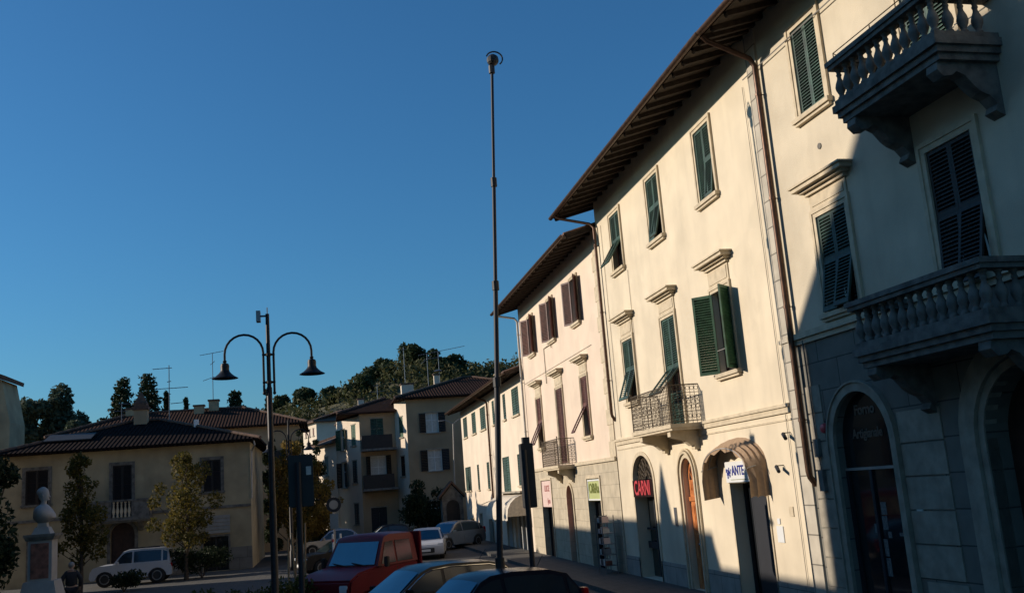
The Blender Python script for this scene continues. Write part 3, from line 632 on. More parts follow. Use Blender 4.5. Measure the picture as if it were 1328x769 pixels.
# ---- near house on the right (balustraded balconies)
B0 = thing('town_house', (9.5, 13.5, GZ), 'cream house at the right edge with two stone balustrade balconies and arched portals', 'house')
topw = (1.61, 2.49, 9.60, 11.40); mid = (1.60, 2.60, 5.66, 7.54); bigd = (4.96, 6.03, 4.75, 7.63); updoor = (4.96, 6.03, 8.85, 11.4)
por1 = (1.20, 2.96, -.10, 4.12, 3.2); por2 = (5.25, 7.25, -.10, 4.05, 3.05)
mb = MB(); wall(mb, S0, .2, 11, 5.34, 12.35, [topw, mid, updoor, (4.96, 6.03, 5.34, 7.63)], back=12, depth=.26); mb.build('wall', 'plaster_b', B0)
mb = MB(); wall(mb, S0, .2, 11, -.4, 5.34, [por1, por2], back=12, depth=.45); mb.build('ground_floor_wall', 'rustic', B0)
bigd = (4.96, 6.03, 5.341, 7.63)
window(B0, S0, topw, m='green', frame=.16, fm='green')
window(B0, S0, mid, m='green', frame=.15, cornice=True, flap=(9, 14), fm='green', panel=.30)
window(B0, S0, bigd, m='brown_d', frame=.17, sill=False, flap=(4, 12), fm='brown')
window(B0, S0, updoor, m='green', frame=.16, sill=False, fm='green')
mb = MB(); mb.box(S0, .05, 11, .0, .10, 5.345, 5.46); mb.box(S0, .05, 11, 0, .05, 5.24, 5.344); mb.build('string_course', 'stone_l', B0)
mb = MB(); mb.box(S0, -.1, .6, 0, .03, -.1, 5.23) if False else None
mb.box(S0, 3.35, 4.35, 0, .03, -.15, .85); mb.build('plinth', 'stone', B0); mb = MB(); mb.box(S0, .25, .95, 0, .03, -.15, .55); mb.build('plinth', 'stone', B0)
street_roof(B0, S0, -.15, 11, 11.93, 1.22, ext1=0)
downpipe(B0, S0, .27, .13, 11.35, 2.55, 1.22, 11.93, r=.06, su=0)
mb = MB(); mb.tube([S0(-.4, .08, 11.28), S0(9, .08, 11.30)], .014, 5); mb.build('wall_conduit', 'pipe_l', B0)
mb = MB(); mb.tube([S0(.56, .05, 5.3), S0(.58, .05, 3.3)], .016, 5); mb.box(S0, .5, .68, .0, .09, 3.0, 3.35); mb.tube([S0(.6, .05, 3.0), S0(.62, .05, 2.75)], .012, 5); mb.box(S0, .55, .72, 0, .1, 2.35, 2.75); mb.build('junction_box', 'stone_g', B0)
for p, nm in ((por1, 'portal'), (por2, 'portal')):
    mb = MB()
    if p is por1: archring(mb, S0, p, .16, 0, .07); archring(mb, S0, p, .035, 0, .10, .161)
    else: archring(mb, S0, p, .13, -.2, .03); archring(mb, S0, p, .20, 0, .09, .14); archring(mb, S0, p, .18, 0, .05, .35)
    D = mb.build('portal', 'stone', B0)
    mb = MB(); mb.prism(S0, [(p[0], -.1)]+archpts(p)+[(p[1], -.1)], *((-.18, -.14) if p is por1 else (-.44, -.40))); mb.build('pane' if p is por1 else 'door', 'glass' if p is por1 else 'door_d', D)
    if p is por1:
        mb = MB(); mb.box(S0, 1.205, 2.955, -.138, -.10, 2.70, 2.75); mb.build('transom', 'pipe_l', D)
        text('lettering', 'Forno', 'gold', D, S0(2.03, -.132, 3.78), D0, (0, 0, 1), .26, .006)
        text('lettering', 'Artigianale', 'gold', D, S0(2.03, -.132, 3.35), D0, (0, 0, 1), .24, .006, .9)
        mb = MB()
        for a, b in ((1.21, 1.29), (1.95, 2.03), (2.87, 2.95)): mb.box(S0, a, b, -.139, -.10, -.1, 2.699)
        mb.build('door_frame', 'steel_d', D)
        for a, z, w2, h2 in ((2.11, 1.90, .16, .22), (2.10, 1.64, .15, .24), (1.84, 1.58, .10, .16), (2.22, 1.50, .10, .11), (2.05, 1.18, .12, .30), (2.05, .84, .13, .31), (2.68, 1.45, .14, .19), (2.55, 1.54, .11, .06)):
            mb = MB(); mb.box(S0, a, a+w2, -.138, -.135, z, z+h2); mb.build('notice', 'notice', D)
    else:
        mb = MB()
        for a in (5.4, 6.3):
            for c0 in (.2, 1.1, 2.0): mb.box(S0, a, a+.75, -.395, -.36, c0, c0+.75)
        mb.build('door_panel', 'door_d', D); mb = MB(); mb.ell(S0(6.2, -.33, 1.2), .04, .04, .04, 8, 5); mb.build('handle', 'chrome', D)
# raised block joints near the portals
mb = MB()
for z in (.9, 1.45, 2.0, 2.55, 3.1):
    mb.box(S0, 3.18, 4.3, .0, .022, z+.01, z+.53)
mb.build('wall_blocks', 'stone', B0); mb = MB()
for z in (.55, 1.1, 1.65, 2.2, 2.75, 3.3, 3.85): mb.box(S0, .30, .985, 0, .022, z+.01, z+.53) if z < 3.2 else mb.box(S0, .30, .88, 0, .022, z+.01, z+.53)
mb.build('wall_blocks', 'stone', B0)
stone_balcony(B0, S0, 4.28, 6.94, 8.36, 1.12)
stone_balcony(B0, S0, 3.84, 7.05, 4.32, 1.12)
mb = MB(); z = 9.62
mb.tube([S0(4.3, .9, 9.4), S0(4.3, .9, z), S0(4.35, 1.0, z), S0(6.9, 1.0, z)], .010, 5)
for s in (4.35, 5.4, 6.45): mb.tube([S0(s, 1.0, 9.4), S0(s, 1.0, z)], .010, 5)
mb.build('iron_rail', 'iron_b', B0)
mb = MB(); mb.lathe([(.0, 0), (.055, .0), (.055, .02), (.0, .02)], (0, 0, 0), 12)
vn = MB(); P = S0(2.05, .005, 8.84); vn.tube([P, P+N0*.015], .06, 12); vn.build('vent', 'stone_g', B0)
AL = thing('alarm_bell', S0(.93, 0, 3.5), 'small round red alarm bell on the wall left of the dark arched portal', 'alarm')
mb = MB(); mb.tube([S0(.93, 0, 3.53), S0(.93, .03, 3.53), S0(.93, .1, 3.53), S0(.93, .12, 3.53)], [.1, .1, .085, .04], 14); mb.build('bell', 'red', AL, smooth=True)
mb = MB(); mb.box(S0, .89, .97, .0, .02, 3.38, 3.68); mb.build('mounting_plate', 'plastic', AL)
def wall_lamp(P, label, sc_=1.):
    t = thing('security_camera', P, label, 'camera', 'small cameras on the house walls'); m_ = MB(); P = Vector(P)
    m_.tube([P, P+N0*.16, P+N0*.16+Vector((0, 0, -.06))], .012, 6); m_.build('bracket', 'plastic', t)
    m_ = MB(); m_.tube([P+N0*.12+Vector((.0, .1, -.02)), P+N0*.2+Vector((-.0, -.14, -.12))], [.045, .04], 8); m_.build('camera_body', 'steel_d', t)
wall_lamp(S(18.85, .0, 3.55), 'small security camera beside the quoins, higher one')
wall_lamp(S(19.35, .0, 2.9), 'small security camera between restaurant awning and quoins, lower one')
def plate(name, F, u, z, w_, h_, m, label, cat, lines=0):
    t = MB(); t.box(F, u, u+w_, 0, .02, z, z+h_); o = t.build(name, m, None, loc=F(u, 0, z)); props(o, label, cat); return o
plate('notice_plate', S, 19.72, 1.30, .30, .34, 'sign_w', 'white notice plate right of the restaurant door', 'notice')
plate('door_bell_panel', S, 19.82, 1.68, .12, .12, 'sign_w', 'tiny pale bell panel above the white notice plate', 'bell panel')
plate('meter_cover', S, 19.15, 1.85, .18, .2, 'stone_l', 'small square pale cover on the cream wall between door and quoins', 'cover')
plate('door_bell_panel', S0, 1.03-.02, 1.95, .13, .14, 'steel', 'small metal bell panel left of the arched portal', 'bell panel')
plate('house_number_plate', S0, 3.34, 1.88, .16, .16, 'curtain', 'small pale plate on dark blocks right of the first portal', 'plate')
plate('letter_slot_plate', S, 26.1, 1.5, .2, .5, 'steel', 'narrow metal letter box between the two arched doors', 'letter box')

# ---------------------------------------------------------------- houses across the square
def hip_roof(parent, x0, x1, y0, y1, ze, sl, oh, m='tilex', gable=False, ridge='x', F=ID, name='roof'):
    x0 -= oh; x1 += oh; y0 -= oh; y1 += oh; mb = MB()
    if ridge == 'x':
        hd = (y1-y0)/2; rz_ = ze+hd*sl; a = 0 if gable else hd; A, B = (x0+a, (y0+y1)/2, rz_), (x1-a, (y0+y1)/2, rz_)
        c = [(x0, y0, ze), (x1, y0, ze), (x1, y1, ze), (x0, y1, ze)]; fs = [(c[0], c[1], B, A), (c[2], c[3], A, B), (c[1], c[2], B), (c[3], c[0], A)]
    else:
        hd = (x1-x0)/2; rz_ = ze+hd*sl; a = 0 if gable else hd; A, B = ((x0+x1)/2, y0+a, rz_), ((x0+x1)/2, y1-a, rz_)
        c = [(x0, y0, ze), (x1, y0, ze), (x1, y1, ze), (x0, y1, ze)]; fs = [(c[3], c[0], A, B), (c[1], c[2], B, A), (c[0], c[1], A), (c[2], c[3], B)]
    up_ = lambda p: F(p[0], p[1], p[2]+.12); dn = lambda p: F(*p)
    for f in fs: mb.face([up_(p) for p in f])
    for p, q in zip(c, c[1:]+c[:1]): mb.face([dn(p), dn(q), up_(q), up_(p)])
    mb.face([dn(p) for p in c]); R = mb.build(name, m, parent)
    t = MB(); L = [(A, B)]+([] if gable else [(c[0], A), (c[3], A), (c[1], B), (c[2], B)])
    if gable: L = [(A, B)]
    for p, q in L:
        P, Q = F(p[0], p[1], p[2]+.14), F(q[0], q[1], q[2]+.14); n = max(4, int((Q-P).length/.4))
        pts = [P.lerp(Q, k/n) for k in range(n+1)]; t.tube(pts, [.10+.018*(k % 2) for k in range(n+1)], 6)
    t.build('ridge_tiles', 'tile', R)
    return R
FL = lambda u, d, z: Vector((u, 55-d, z))
LB = thing('villa', (-9.7, 60, GZ), 'two storey yellow villa with hipped roof, balcony and arched door behind the trees', 'house')
w1 = (-15.1, -14.0, 3.9, 5.65); dw = (-10.85, -9.9, 2.96, 5.62); w2 = (-6.28, -5.38, 3.92, 5.58)
ad = (-10.95, -9.75, -.2, 2.65, 2.05); sh = (-6.35, -5.05, -.2, 1.55); ld = (-14.9, -13.7, -.2, 2.0)
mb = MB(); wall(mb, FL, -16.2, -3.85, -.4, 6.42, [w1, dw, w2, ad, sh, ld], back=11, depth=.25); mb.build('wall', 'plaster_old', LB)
for o in (w1, w2): window(LB, FL, o, m='brown_d', frame=.15, sm='stone_g')
W_ = window(LB, FL, dw, m='brown_d', frame=.15, sill=False, sm='stone_g')
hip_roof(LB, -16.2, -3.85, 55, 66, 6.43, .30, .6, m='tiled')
mb = MB(); mb.box(FL, -16.2, -3.86, 0, .08, 3.0, 3.14); mb.build('string_course', 'stone_g', LB)
mb = MB(); mb.box(FL, -9.7, -6.42, 0, .05, -.2, .94); mb.build('plinth', 'plinth_x', LB)
mb = MB(); mb.box(FL, -4.98, -3.84, 0, .05, -.2, .94); mb.build('plinth', 'plinth_x', LB)
mb = MB(); archring(mb, FL, ad, .16, 0, .06); D = mb.build('doorway', 'stone_g', LB)
mb = MB(); mb.prism(FL, [(ad[0], -.2)]+archpts(ad)+[(ad[1], -.2)], -.24, -.2); D = mb.build('door', 'door_d', D)
mb = MB(); c = (ad[0]+ad[1])/2
for a, b in ((ad[0]+.08, c-.04), (c+.04, ad[1]-.08)):
    for c0, c1 in ((0, .8), (.95, 1.9)): mb.box(FL, a, b, -.199, -.17, c0, c1)
mb.build('door_panel', 'door_d', D)
for o, pm in ((sh, 'glass'), (ld, 'door_d')):
    mb = MB(); mb.box(FL, o[0]-.1, o[0]-.001, 0, .04, -.2, o[3]+.1); mb.box(FL, o[1]+.001, o[1]+.1, 0, .04, -.2, o[3]+.1); mb.box(FL, o[0], o[1], 0, .04, o[3]+.001, o[3]+.1); D = mb.build('shop_doorway' if o is sh else 'doorway', 'stone_g', LB)
    mb = MB(); mb.box(FL, o[0], o[1], -.24, -.2, o[2], o[3]); mb.build('pane' if o is sh else 'door', pm, D)
    mb = MB(); mb.box(FL, (o[0]+o[1])/2-.04, (o[0]+o[1])/2+.04, -.199, -.14, o[2], o[3]); mb.build('door_frame', 'steel_d', D)
mb = MB()
for k in range(5): mb.box(FL, -6.2, -4.95, .06, .12-.004*k, 1.72+.19*k, 1.72+.19*k+.17)
mb.build('shutter_box', 'pipe_l', LB)
mb = MB(); mb.box(FL, -11.95, -8.85, 0, .95, 2.76, 2.92); mb.box(FL, -11.85, -8.95, 0, .85, 2.66, 2.759); Bq = mb.build('balcony', 'stone_g', LB)
mb = MB(); mb.box(FL, -11.9, -10.75, .80, .92, 2.921, 3.72); mb.build('parapet', 'stone_g', Bq); mb = MB(); mb.box(FL, -10.05+.3, -8.9, .80, .92, 2.921, 3.72); mb.build('parapet', 'stone_g', Bq)
mb = MB(); mb.box(FL, -11.93, -8.87, .76, .96, 3.722, 3.82); mb.box(FL, -11.93, -11.80, 0, .759, 2.921, 3.8); mb.box(FL, -9.0, -8.87, 0, .759, 2.921, 3.8); mb.build('handrail', 'stone_g', Bq)
b0 = None
for k in range(5):
    if b0 is None: mb = MB(); mb.lathe([(r*1.0, z*1.45) for r, z in BAL], (0, 0, 0), 8); b0 = mb.build('baluster', 'stone_l', Bq, smooth=True, local=True); b0.location = FL(-10.63, .86, 2.93)-LOC[LB.name]
    else: inst(b0, Bq, FL(-10.63+.19*k, .86, 2.93)-LOC[LB.name])
for x in (-11.5, -9.5):
    mb = MB(); mb.hexa([FL(x, 0, 2.2), FL(x+.2, 0, 2.2), FL(x+.2, .15, 2.2), FL(x, .15, 2.2), FL(x, 0, 2.658), FL(x+.2, 0, 2.658), FL(x+.2, .75, 2.658), FL(x, .75, 2.658)]); mb.build('bracket', 'stone_g', Bq)
mb = MB(); mb.box(ID, -10.62, -9.9, 59.6, 60.3, 7.4, 8.95); Cq = mb.build('chimney', 'plaster_far', LB)
mb = MB(); mb.box(ID, -10.7, -9.82, 59.52, 60.38, 8.951, 9.15); mb.box(ID, -10.6, -9.92, 59.62, 60.28, 9.151, 9.35); mb.hexa([(-10.6, 59.62, 9.351), (-9.92, 59.62, 9.351), (-9.92, 60.28, 9.351), (-10.6, 60.28, 9.351), (-10.29, 59.93, 10.0), (-10.23, 59.93, 10.0), (-10.23, 59.97, 10.0), (-10.29, 59.97, 10.0)]); mb.build('chimney_cap', 'tile', Cq)
mb = MB(); mb.box(ID, -7.1, -6.85, 58, 58.25, 7.3, 8.05); mb.build('chimney', 'white', LB)
mb = MB(); mb.hexa([(-14.6, 56.2, 7.16), (-12.2, 56.2, 7.16), (-12.2, 57.6, 7.58), (-14.6, 57.6, 7.58), (-14.6, 56.2, 7.22), (-12.2, 56.2, 7.22), (-12.2, 57.6, 7.64), (-14.6, 57.6, 7.64)]); mb.build('solar_panel', 'plastic', LB)
mb = MB(); mb.tube([FL(-3.6, .5, 6.5), FL(-3.55, .5, 6.2), FL(-3.75, .1, 5.9), FL(-3.78, .08, 3.4)], .05, 6); mb.build('downpipe', 'pipe_l', LB)

FT = ID
TL_ = thing('gabled_house', (-24, 68, GZ), 'tall pale house at the left edge of the square with a steep dark roof', 'house')
mb = MB(); mb.prism(lambda u, d, z: Vector((u, 62+d, z)), [(-30, -.4), (-17.95, -.4), (-17.95, 8.9), (-18.45, 11.45), (-23.5, 13.6), (-30, 11.2)], 0, 3); mb.build('wall', 'plaster_old', TL_)
mb = MB(); Fq = lambda u, d, z: Vector((u, 61.5+d, z))
mb.prism(Fq, [(-18.15, 11.36), (-18.42, 11.48), (-23.5, 13.66), (-30.4, 11.05), (-30.4, 11.25), (-23.5, 13.9), (-18.1, 11.6)], 0, 3.8); mb.build('roof', 'tile', TL_)
for x in (-27, -22.5):
    for z in (3.6, 6.8): mb = MB(); mb.box(ID, x-.5, x+.5, 61.93, 61.999, z, z+1.6); mb.build('window', 'brown_d', TL_)

LR = thing('long_house', (-8.8, 76, GZ), 'long low house behind the villa with a mossy dark tiled roof', 'house')
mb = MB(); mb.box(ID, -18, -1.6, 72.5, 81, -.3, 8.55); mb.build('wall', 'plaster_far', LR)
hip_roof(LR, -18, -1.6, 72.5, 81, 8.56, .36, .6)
for x, y, h in ((-7.9, 76.6, 11.0), (-8.9, 76, 10.6), (-13.8, 76.5, 10.7)):
    mb = MB(); mb.box(ID, x-.35, x+.35, y-.3, y+.3, 9.6, h); C_ = mb.build('chimney', 'plaster_old', LR); mb = MB(); mb.box(ID, x-.42, x+.42, y-.37, y+.37, h+.001, h+.12); mb.build('chimney_cap', 'tile', C_)
for x in (-3.0, -5.2): mb = MB(); mb.box(ID, x-.45, x+.45, 72.42, 72.499, 5.2, 6.8); mb.build('window', 'brown_d', LR)

# ---- group at the end of the street
aA = math.radians(18.4); UA = Vector((-math.sin(aA), math.cos(aA), 0)); NA = Vector((-math.cos(aA), -math.sin(aA), 0))
def FA(o): return lambda u, d, z: Vector(o)+UA*u+NA*d+Vector((0, 0, z))
def simplewin(parent, F, o, m='green', mode='closed', pitch=.12, frame=.0, ang=12, glass='glass', sub='stone'):
    W_ = MB(); W_.box(F, o[0]-.08, o[1]+.08, 0, .03, o[3]+.002, o[3]+.08); W_ = W_.build('window', sub, parent); q = MB(); q.box(F, o[0]-.1, o[1]+.1, 0, .10, o[2]-.09, o[2]-.003); q.build('sill', sub, W_)
    pane(W_, F, o, m=glass, bars=1, frame='white'); shutters(W_, F, o, m, mode, 0, pitch, ang=ang); return W_
B4 = thing('apartment_house', (9, 79, GZ), 'three storey apartment house closing the street, dark balconies in its recess', 'house')
FR = lambda u, d, z: Vector((u, 75-d, z)); FC = lambda u, d, z: Vector((u, 77.2-d, z))
ow = [(7.85, 8.85, 7.5, 9.0), (7.85, 8.95, 4.6, 6.2), (11.8, 12.8, 7.5, 9.0), (7.9, 8.8, .8, 2.4)]
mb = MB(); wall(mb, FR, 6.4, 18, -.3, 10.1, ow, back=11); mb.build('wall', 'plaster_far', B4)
for k, o in enumerate(ow): simplewin(B4, FR, o, m='brown_d', mode='open', ang=14, glass='curtain' if k < 2 else 'glass')
Fb = FA((6.4, 75.0, 0)); ob = [(.75, 1.5, 7.35, 8.9), (.75, 1.5, 4.4, 5.9)]
mb = MB(); wall(mb, Fb, 0, 2.33, -.3, 10.1, ob); mb.build('side_wall', 'plaster_d', B4)
simplewin(B4, Fb, ob[0], m='green_l'); simplewin(B4, Fb, ob[1], m='brown_d')
oc = [(3.75, 4.75, 6.9, 9.0), (3.6, 4.85, 3.8, 6.1), (3.5, 4.7, -.2, 2.2)]
mb = MB(); wall(mb, FC, 2.9, 5.66, -.3, 9.4, oc, back=8); mb.build('recess_wall', 'plaster_far', B4)
simplewin(B4, FC, oc[0], m='green'); simplewin(B4, FC, oc[1], m='brown_d', mode='open', ang=60, glass='curtain'); simplewin(B4, FC, oc[2], m='brown_d')
Fa = FA((2.9, 77.2, 0)); oa = [(.9, 1.9, 7.1, 8.7), (3.4, 4.4, 6.9, 8.55), (.9, 1.9, 4.2, 5.9), (3.3, 4.4, 3.9, 5.9), (.9, 1.9, 1, 2.6)]
mb = MB(); wall(mb, Fa, 0, 5.4, -.3, 9.3, oa); mb.build('side_wall', 'plaster_d', B4)
for k, o in enumerate(oa): simplewin(B4, Fa, o, m='green_l' if k < 2 else 'brown_d', mode='open' if k in (1, 3) else 'closed', ang=25)
for z, dd in ((6.62, 1.5), (3.62, 1.6)):
    mb = MB(); mb.box(FC, 2.95, 5.62, .0, dd, z-.16, z); Bq = mb.build('balcony', 'stone_g', B4)
    mb = MB(); mb.box(FC, 2.97, 5.3, dd-.06, dd-.02, z+.001, z+1.02); mb.box(FC, 2.97, 3.01, .0, dd-.061, z+.001, z+1.02); mb.build('parapet', 'brown_d', Bq)
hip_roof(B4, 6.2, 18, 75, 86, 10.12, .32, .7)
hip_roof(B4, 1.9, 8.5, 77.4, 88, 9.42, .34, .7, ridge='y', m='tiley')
for x, y, z0, h, s_ in ((7.1, 81, 10.5, 11.9, .5), (9.4, 79.5, 11.4, 12.4, .2), (3.3, 82, 10.2, 11.0, .25)):
    mb = MB(); mb.box(ID, x-s_, x+s_, y-s_, y+s_, z0, h); C_ = mb.build('chimney', 'plaster_d', B4); mb = MB(); mb.box(ID, x-s_-.07, x+s_+.07, y-s_-.07, y+s_+.07, h+.001, h+.12); mb.build('chimney_cap', 'tile', C_)
LH = thing('low_house', (0, 84, GZ), 'lower cream house left of the apartment house with one green shutter', 'house')
Fl = FA((1.15, 82.3, 0)); ol = [(2.2, 3.1, 5.0, 6.6), (2.2, 3.1, 2.0, 3.6)]
mb = MB(); wall(mb, Fl, 0, 5.6, -.3, 7.6, ol, back=7); mb.build('wall', 'plaster_d', LH); simplewin(LH, Fl, ol[0], m='green'); simplewin(LH, Fl, ol[1], m='brown_d')
hip_roof(LH, 0, 5.6, -7, 0, 7.6, .35, .5, F=lambda x, y, z: Fl(x, y, z), m='tile')
FH = thing('far_house', (0, 112, GZ), 'small sunlit house far up the street below the wooded hill', 'house')
Ff = FA((-.55, 110, 0)); of = [(.8+1.35*k, 1.35+1.35*k, 10.2, 11.0) for k in range(3)]
mb = MB(); wall(mb, Ff, 0, 4.8, -.3, 11.6, of, back=7); mb.build('wall', 'plaster_d', FH)
for o in of: simplewin(FH, Ff, o, m='brown')
hip_roof(FH, 0, 4.8, -7, 0, 11.6, .3, .5, F=lambda x, y, z: Ff(x, y, z), m='tile')
CH = thing('small_chapel', (8.6, 69.5, GZ), 'small dark wayside shrine with a pointed gable at the corner of the low pale house', 'shrine')
mb = MB(); Fs = lambda u, d, z: Vector((u, 68.6-d, z)); mb.prism(Fs, [(8.0, -.2), (9.45, -.2), (9.45, 2.6), (8.72, 3.4), (8.0, 2.6)], -1.0, 0); mb.build('wall', 'stone_g', CH)
mb = MB(); mb.prism(Fs, [(7.8, 2.5), (8.72, 3.5), (9.6, 2.5), (9.6, 2.66), (8.72, 3.68), (7.8, 2.66)], -1.1, .15); mb.build('roof', 'tile', CH)
mb = MB(); archring(mb, Fs, (8.35, 9.1, .6, 2.3, 1.9), .08, .002, .06); mb.prism(Fs, [(8.35, .6)]+archpts((8.35, 9.1, .6, 2.3, 1.9))+[(9.1, .6)], .003, .02); mb.build('niche', 'brown_d', CH)

# ---- buildings opposite, west side of the square, that shade the street
CB = thing('opposite_church', (-22, 16, GZ), 'large gabled church on the west side of the square', 'church')
# gable end faces north; ridge runs along the square
zc = 13.0; yN = 24.3; xE = -12.; mb = MB(); Fy = lambda u, d, z: Vector((u, yN-d, z)); rise = 7.9
mb.prism(Fy, [(xE, -.3), (xE, zc), (xE-11.5, zc+rise), (xE-23, zc), (xE-23, -.3)], 0, 26); mb.build('wall', 'plaster_far', CB)
mb = MB(); t = .25
mb.prism(lambda u, d, z: Vector((u, yN+.25-d, z)), [(xE+.35, zc-.24), (xE-11.5, zc+rise), (xE-23.35, zc-.24), (xE-23.35, zc-.24+t), (xE-11.5, zc+rise+t), (xE+.35, zc-.24+t)], 0, 26.5); mb.build('roof', 'tile', CB)
for k in range(4):
    mb = MB(); o = (20-5.5*k-.5, 20-5.5*k+.5, 6, 9.5, 9.0); mb.prism(lambda u, d, z: Vector((xE+d, u, z)), [(o[0], 6)]+archpts(o)+[(o[1], 6)], .002, .05); mb.build('window', 'glass', CB)
def far_block(name, x0, x1, y0, y1, zw, label, sl=.3, nwin=5):
    t = thing(name, ((x0+x1)/2, (y0+y1)/2, GZ), label, 'house'); mb = MB(); mb.box(ID, x0, x1, y0, y1, -.3, zw); mb.build('wall', 'plaster_far', t)
    hip_roof(t, x0, x1, y0, y1, zw+.002, sl, .4, ridge='y', m='tile', gable=True)
    for k in range(nwin):
        for z in (1.2, 4.2, 7.2):
            if z+1.6 > zw: continue
            y = y0+(y1-y0)*(k+.5)/nwin; W_ = MB(); W_.box(ID, x1+.002, x1+.05, y-.5, y+.5, z, z+1.6); W_.build('window', 'brown_d', t)
    return t
far_block('opposite_house', -26, -15.5, 33.2, 41.2, 10.35, 'west side house, middle of the row, three storeys', nwin=3)
far_block('opposite_house', -26, -15.5, 41.3, 49.5, 9.9, 'west side house, north end of the row', nwin=3)
far_block('opposite_house', -26, -15.5, 24.6, 33.1, 9.3, 'west side house, beside the church', nwin=3)
ch = thing('tall_chimney', (-16.2, 34.9, 10), 'tall pointed chimney turret on the west side row', 'turret')
mb = MB(); mb.box(ID, -16.7, -15.9, 34.4, 35.2, 9.8, 11.1); mb.hexa([(-16.7, 34.4, 11.101), (-15.9, 34.4, 11.101), (-15.9, 35.2, 11.101), (-16.7, 35.2, 11.101), (-16.33, 34.77, 12.5), (-16.27, 34.77, 12.5), (-16.27, 34.83, 12.5), (-16.33, 34.83, 12.5)]); mb.build('turret_stack', 'plaster_far', ch)

# ---------------------------------------------------------------- vegetation
def leaves(mb, blobs, n, size, flat=.55, shell=.35):
    vols = np.array([b[3]*b[4]*b[5] for b in blobs])**.7; pick = rng.choice(len(blobs), n, p=vols/vols.sum())
    V = rng.normal(size=(n, 3)); V /= np.linalg.norm(V, axis=1)[:, None]; R = rng.uniform(shell, 1.08, n)**.6
    B = np.array(blobs)[pick]; C = B[:, :3]+V*R[:, None]*B[:, 3:6]
    a = rng.normal(size=(n, 3)); a /= np.linalg.norm(a, axis=1)[:, None]; b = np.cross(a, V+rng.normal(size=(n, 3))*.6); b /= np.linalg.norm(b, axis=1)[:, None]
    s = size*rng.uniform(.6, 1.3, n)[:, None]; i = len(mb.v)
    P = np.stack([C-a*s, C-b*s*flat, C+a*s, C+b*s*flat], 1).reshape(-1, 3)
    mb.v += [tuple(p) for p in P]; mb.f += [[i+4*k, i+4*k+1, i+4*k+2, i+4*k+3] for k in range(n)]
def tree(name, loc, h, r, label, lm, cat='tree', group=None, trunk=.3, n=2500, size=.12, tr=.1, shape='round', lift=.0):
    x, y, z = loc; t = thing(name, loc, label, cat, group); T_ = MB(); zt = z+h*trunk
    jit = lambda s: random.uniform(-s, s)
    T_.tube([(x, y, z-.1), (x+jit(.05), y+jit(.05), z+h*trunk*.6), (x+jit(.1), y, zt+h*.1), (x+jit(.12), y, z+h*.8)], [tr*1.3, tr, tr*.75, tr*.2], 8)
    bl = []
    if shape == 'round':
        for k in range(9):
            a = random.uniform(0, 2*PI); q = random.uniform(.15, .75)*r; zz = zt+(h-h*trunk)*random.uniform(.15, .85); s = r*random.uniform(.32, .52)*(1.1-.45*(zz-zt)/(h-h*trunk))
            c = (x+q*math.cos(a), y+q*math.sin(a), zz); bl.append((*c, s, s, s*.9)); T_.tube([(x, y, zt+(zz-zt)*.3), c], [tr*.45, tr*.12], 5)
        bl.append((x, y, z+h*.88, r*.35, r*.35, h*.12)); bl.append((x, y, zt+(h-h*trunk)*.4, r*.6, r*.6, (h-h*trunk)*.35))
    elif shape == 'ragged':
        hc = h-h*trunk
        for k in range(30):
            f = random.uniform(.02, 1); zz = zt+hc*f; a = k*2.4+jit(.6); q = r*math.sin(PI*(.14+.80*f))*random.uniform(.1, 1.05)
            c = (x+q*math.cos(a), y+q*math.sin(a), zz); s = r*random.uniform(.13, .30); bl.append((*c, s, s, s*random.uniform(.8, 1.3)))
            m_ = (x+q*.4*math.cos(a), y+q*.4*math.sin(a), zz-.35*q-.15*hc*f); T_.tube([(x, y, max(zt-.1*h, zz-.6*q-.25*hc*f)), m_, c], [tr*.35, tr*.2, tr*.07], 4)
        bl.append((x, y, zt+hc*.45, r*.55, r*.55, hc*.34))
    elif shape == 'oval':
        for k in range(12):
            f = (k+.5)/12; zz = zt+(h-h*trunk)*f; q = r*math.sin(PI*(.18+.78*f))*random.uniform(.3, .6); a = k*2.4
            c = (x+q*math.cos(a), y+q*math.sin(a), zz); s = r*random.uniform(.35, .5)*math.sin(PI*(.2+.72*f)); bl.append((*c, s, s, s*1.2)); T_.tube([(x, y, max(zt*.9+z*.1, zz-.5*r)), c], [tr*.4, tr*.1], 5)
    elif shape == 'cone':
        L = 14
        for k in range(L):
            f = k/(L-1); zz = zt+(h-h*trunk)*f*.97; rr = r*(1-.9*f)*(.8+.3*random.random())
            for j in range(5):
                a = 2*PI*j/5+k*.7+jit(.5); q_ = rr*random.uniform(.45, .85); bl.append((x+q_*math.cos(a), y+q_*math.sin(a), zz-q_*.35+jit(.2), rr*random.uniform(.22, .40), rr*random.uniform(.22, .40), (h-h*trunk)/L*.42))
            bl.append((x, y, zz, .14*r+rr*.18, .14*r+rr*.18, (h-h*trunk)/L*.8))
            T_.tube([(x, y, zz), (x+rr*.8*math.cos(k), y+rr*.8*math.sin(k), zz-rr*.1)], [tr*.3, tr*.08], 4)
    T_.build('trunk', 'bark', t); c_ = MB(); leaves(c_, bl, n, size); c_.build('crown', lm, t, recalc=False); return t
tree('small_tree', (-10.5, 46.5, GZ), 5.8, 1.35, 'slim autumn tree with yellowing leaves beside the monument', 'l_yellow', n=5200, size=.075, tr=.09, shape='ragged', trunk=.22)
tree('small_tree', (-6.55, 50, GZ), 5.8, 1.65, 'rounder yellow green tree in front of the villa, right of the white car', 'l_yellow', n=6500, size=.075, tr=.09, shape='ragged', trunk=.25)
tree('dark_tree', (-9.55, 30.5, GZ), 5.5, 1.6, 'dark evergreen tree cut off by the left edge of the view', 'l_dark', n=7000, size=.09, tr=.12, trunk=.12)
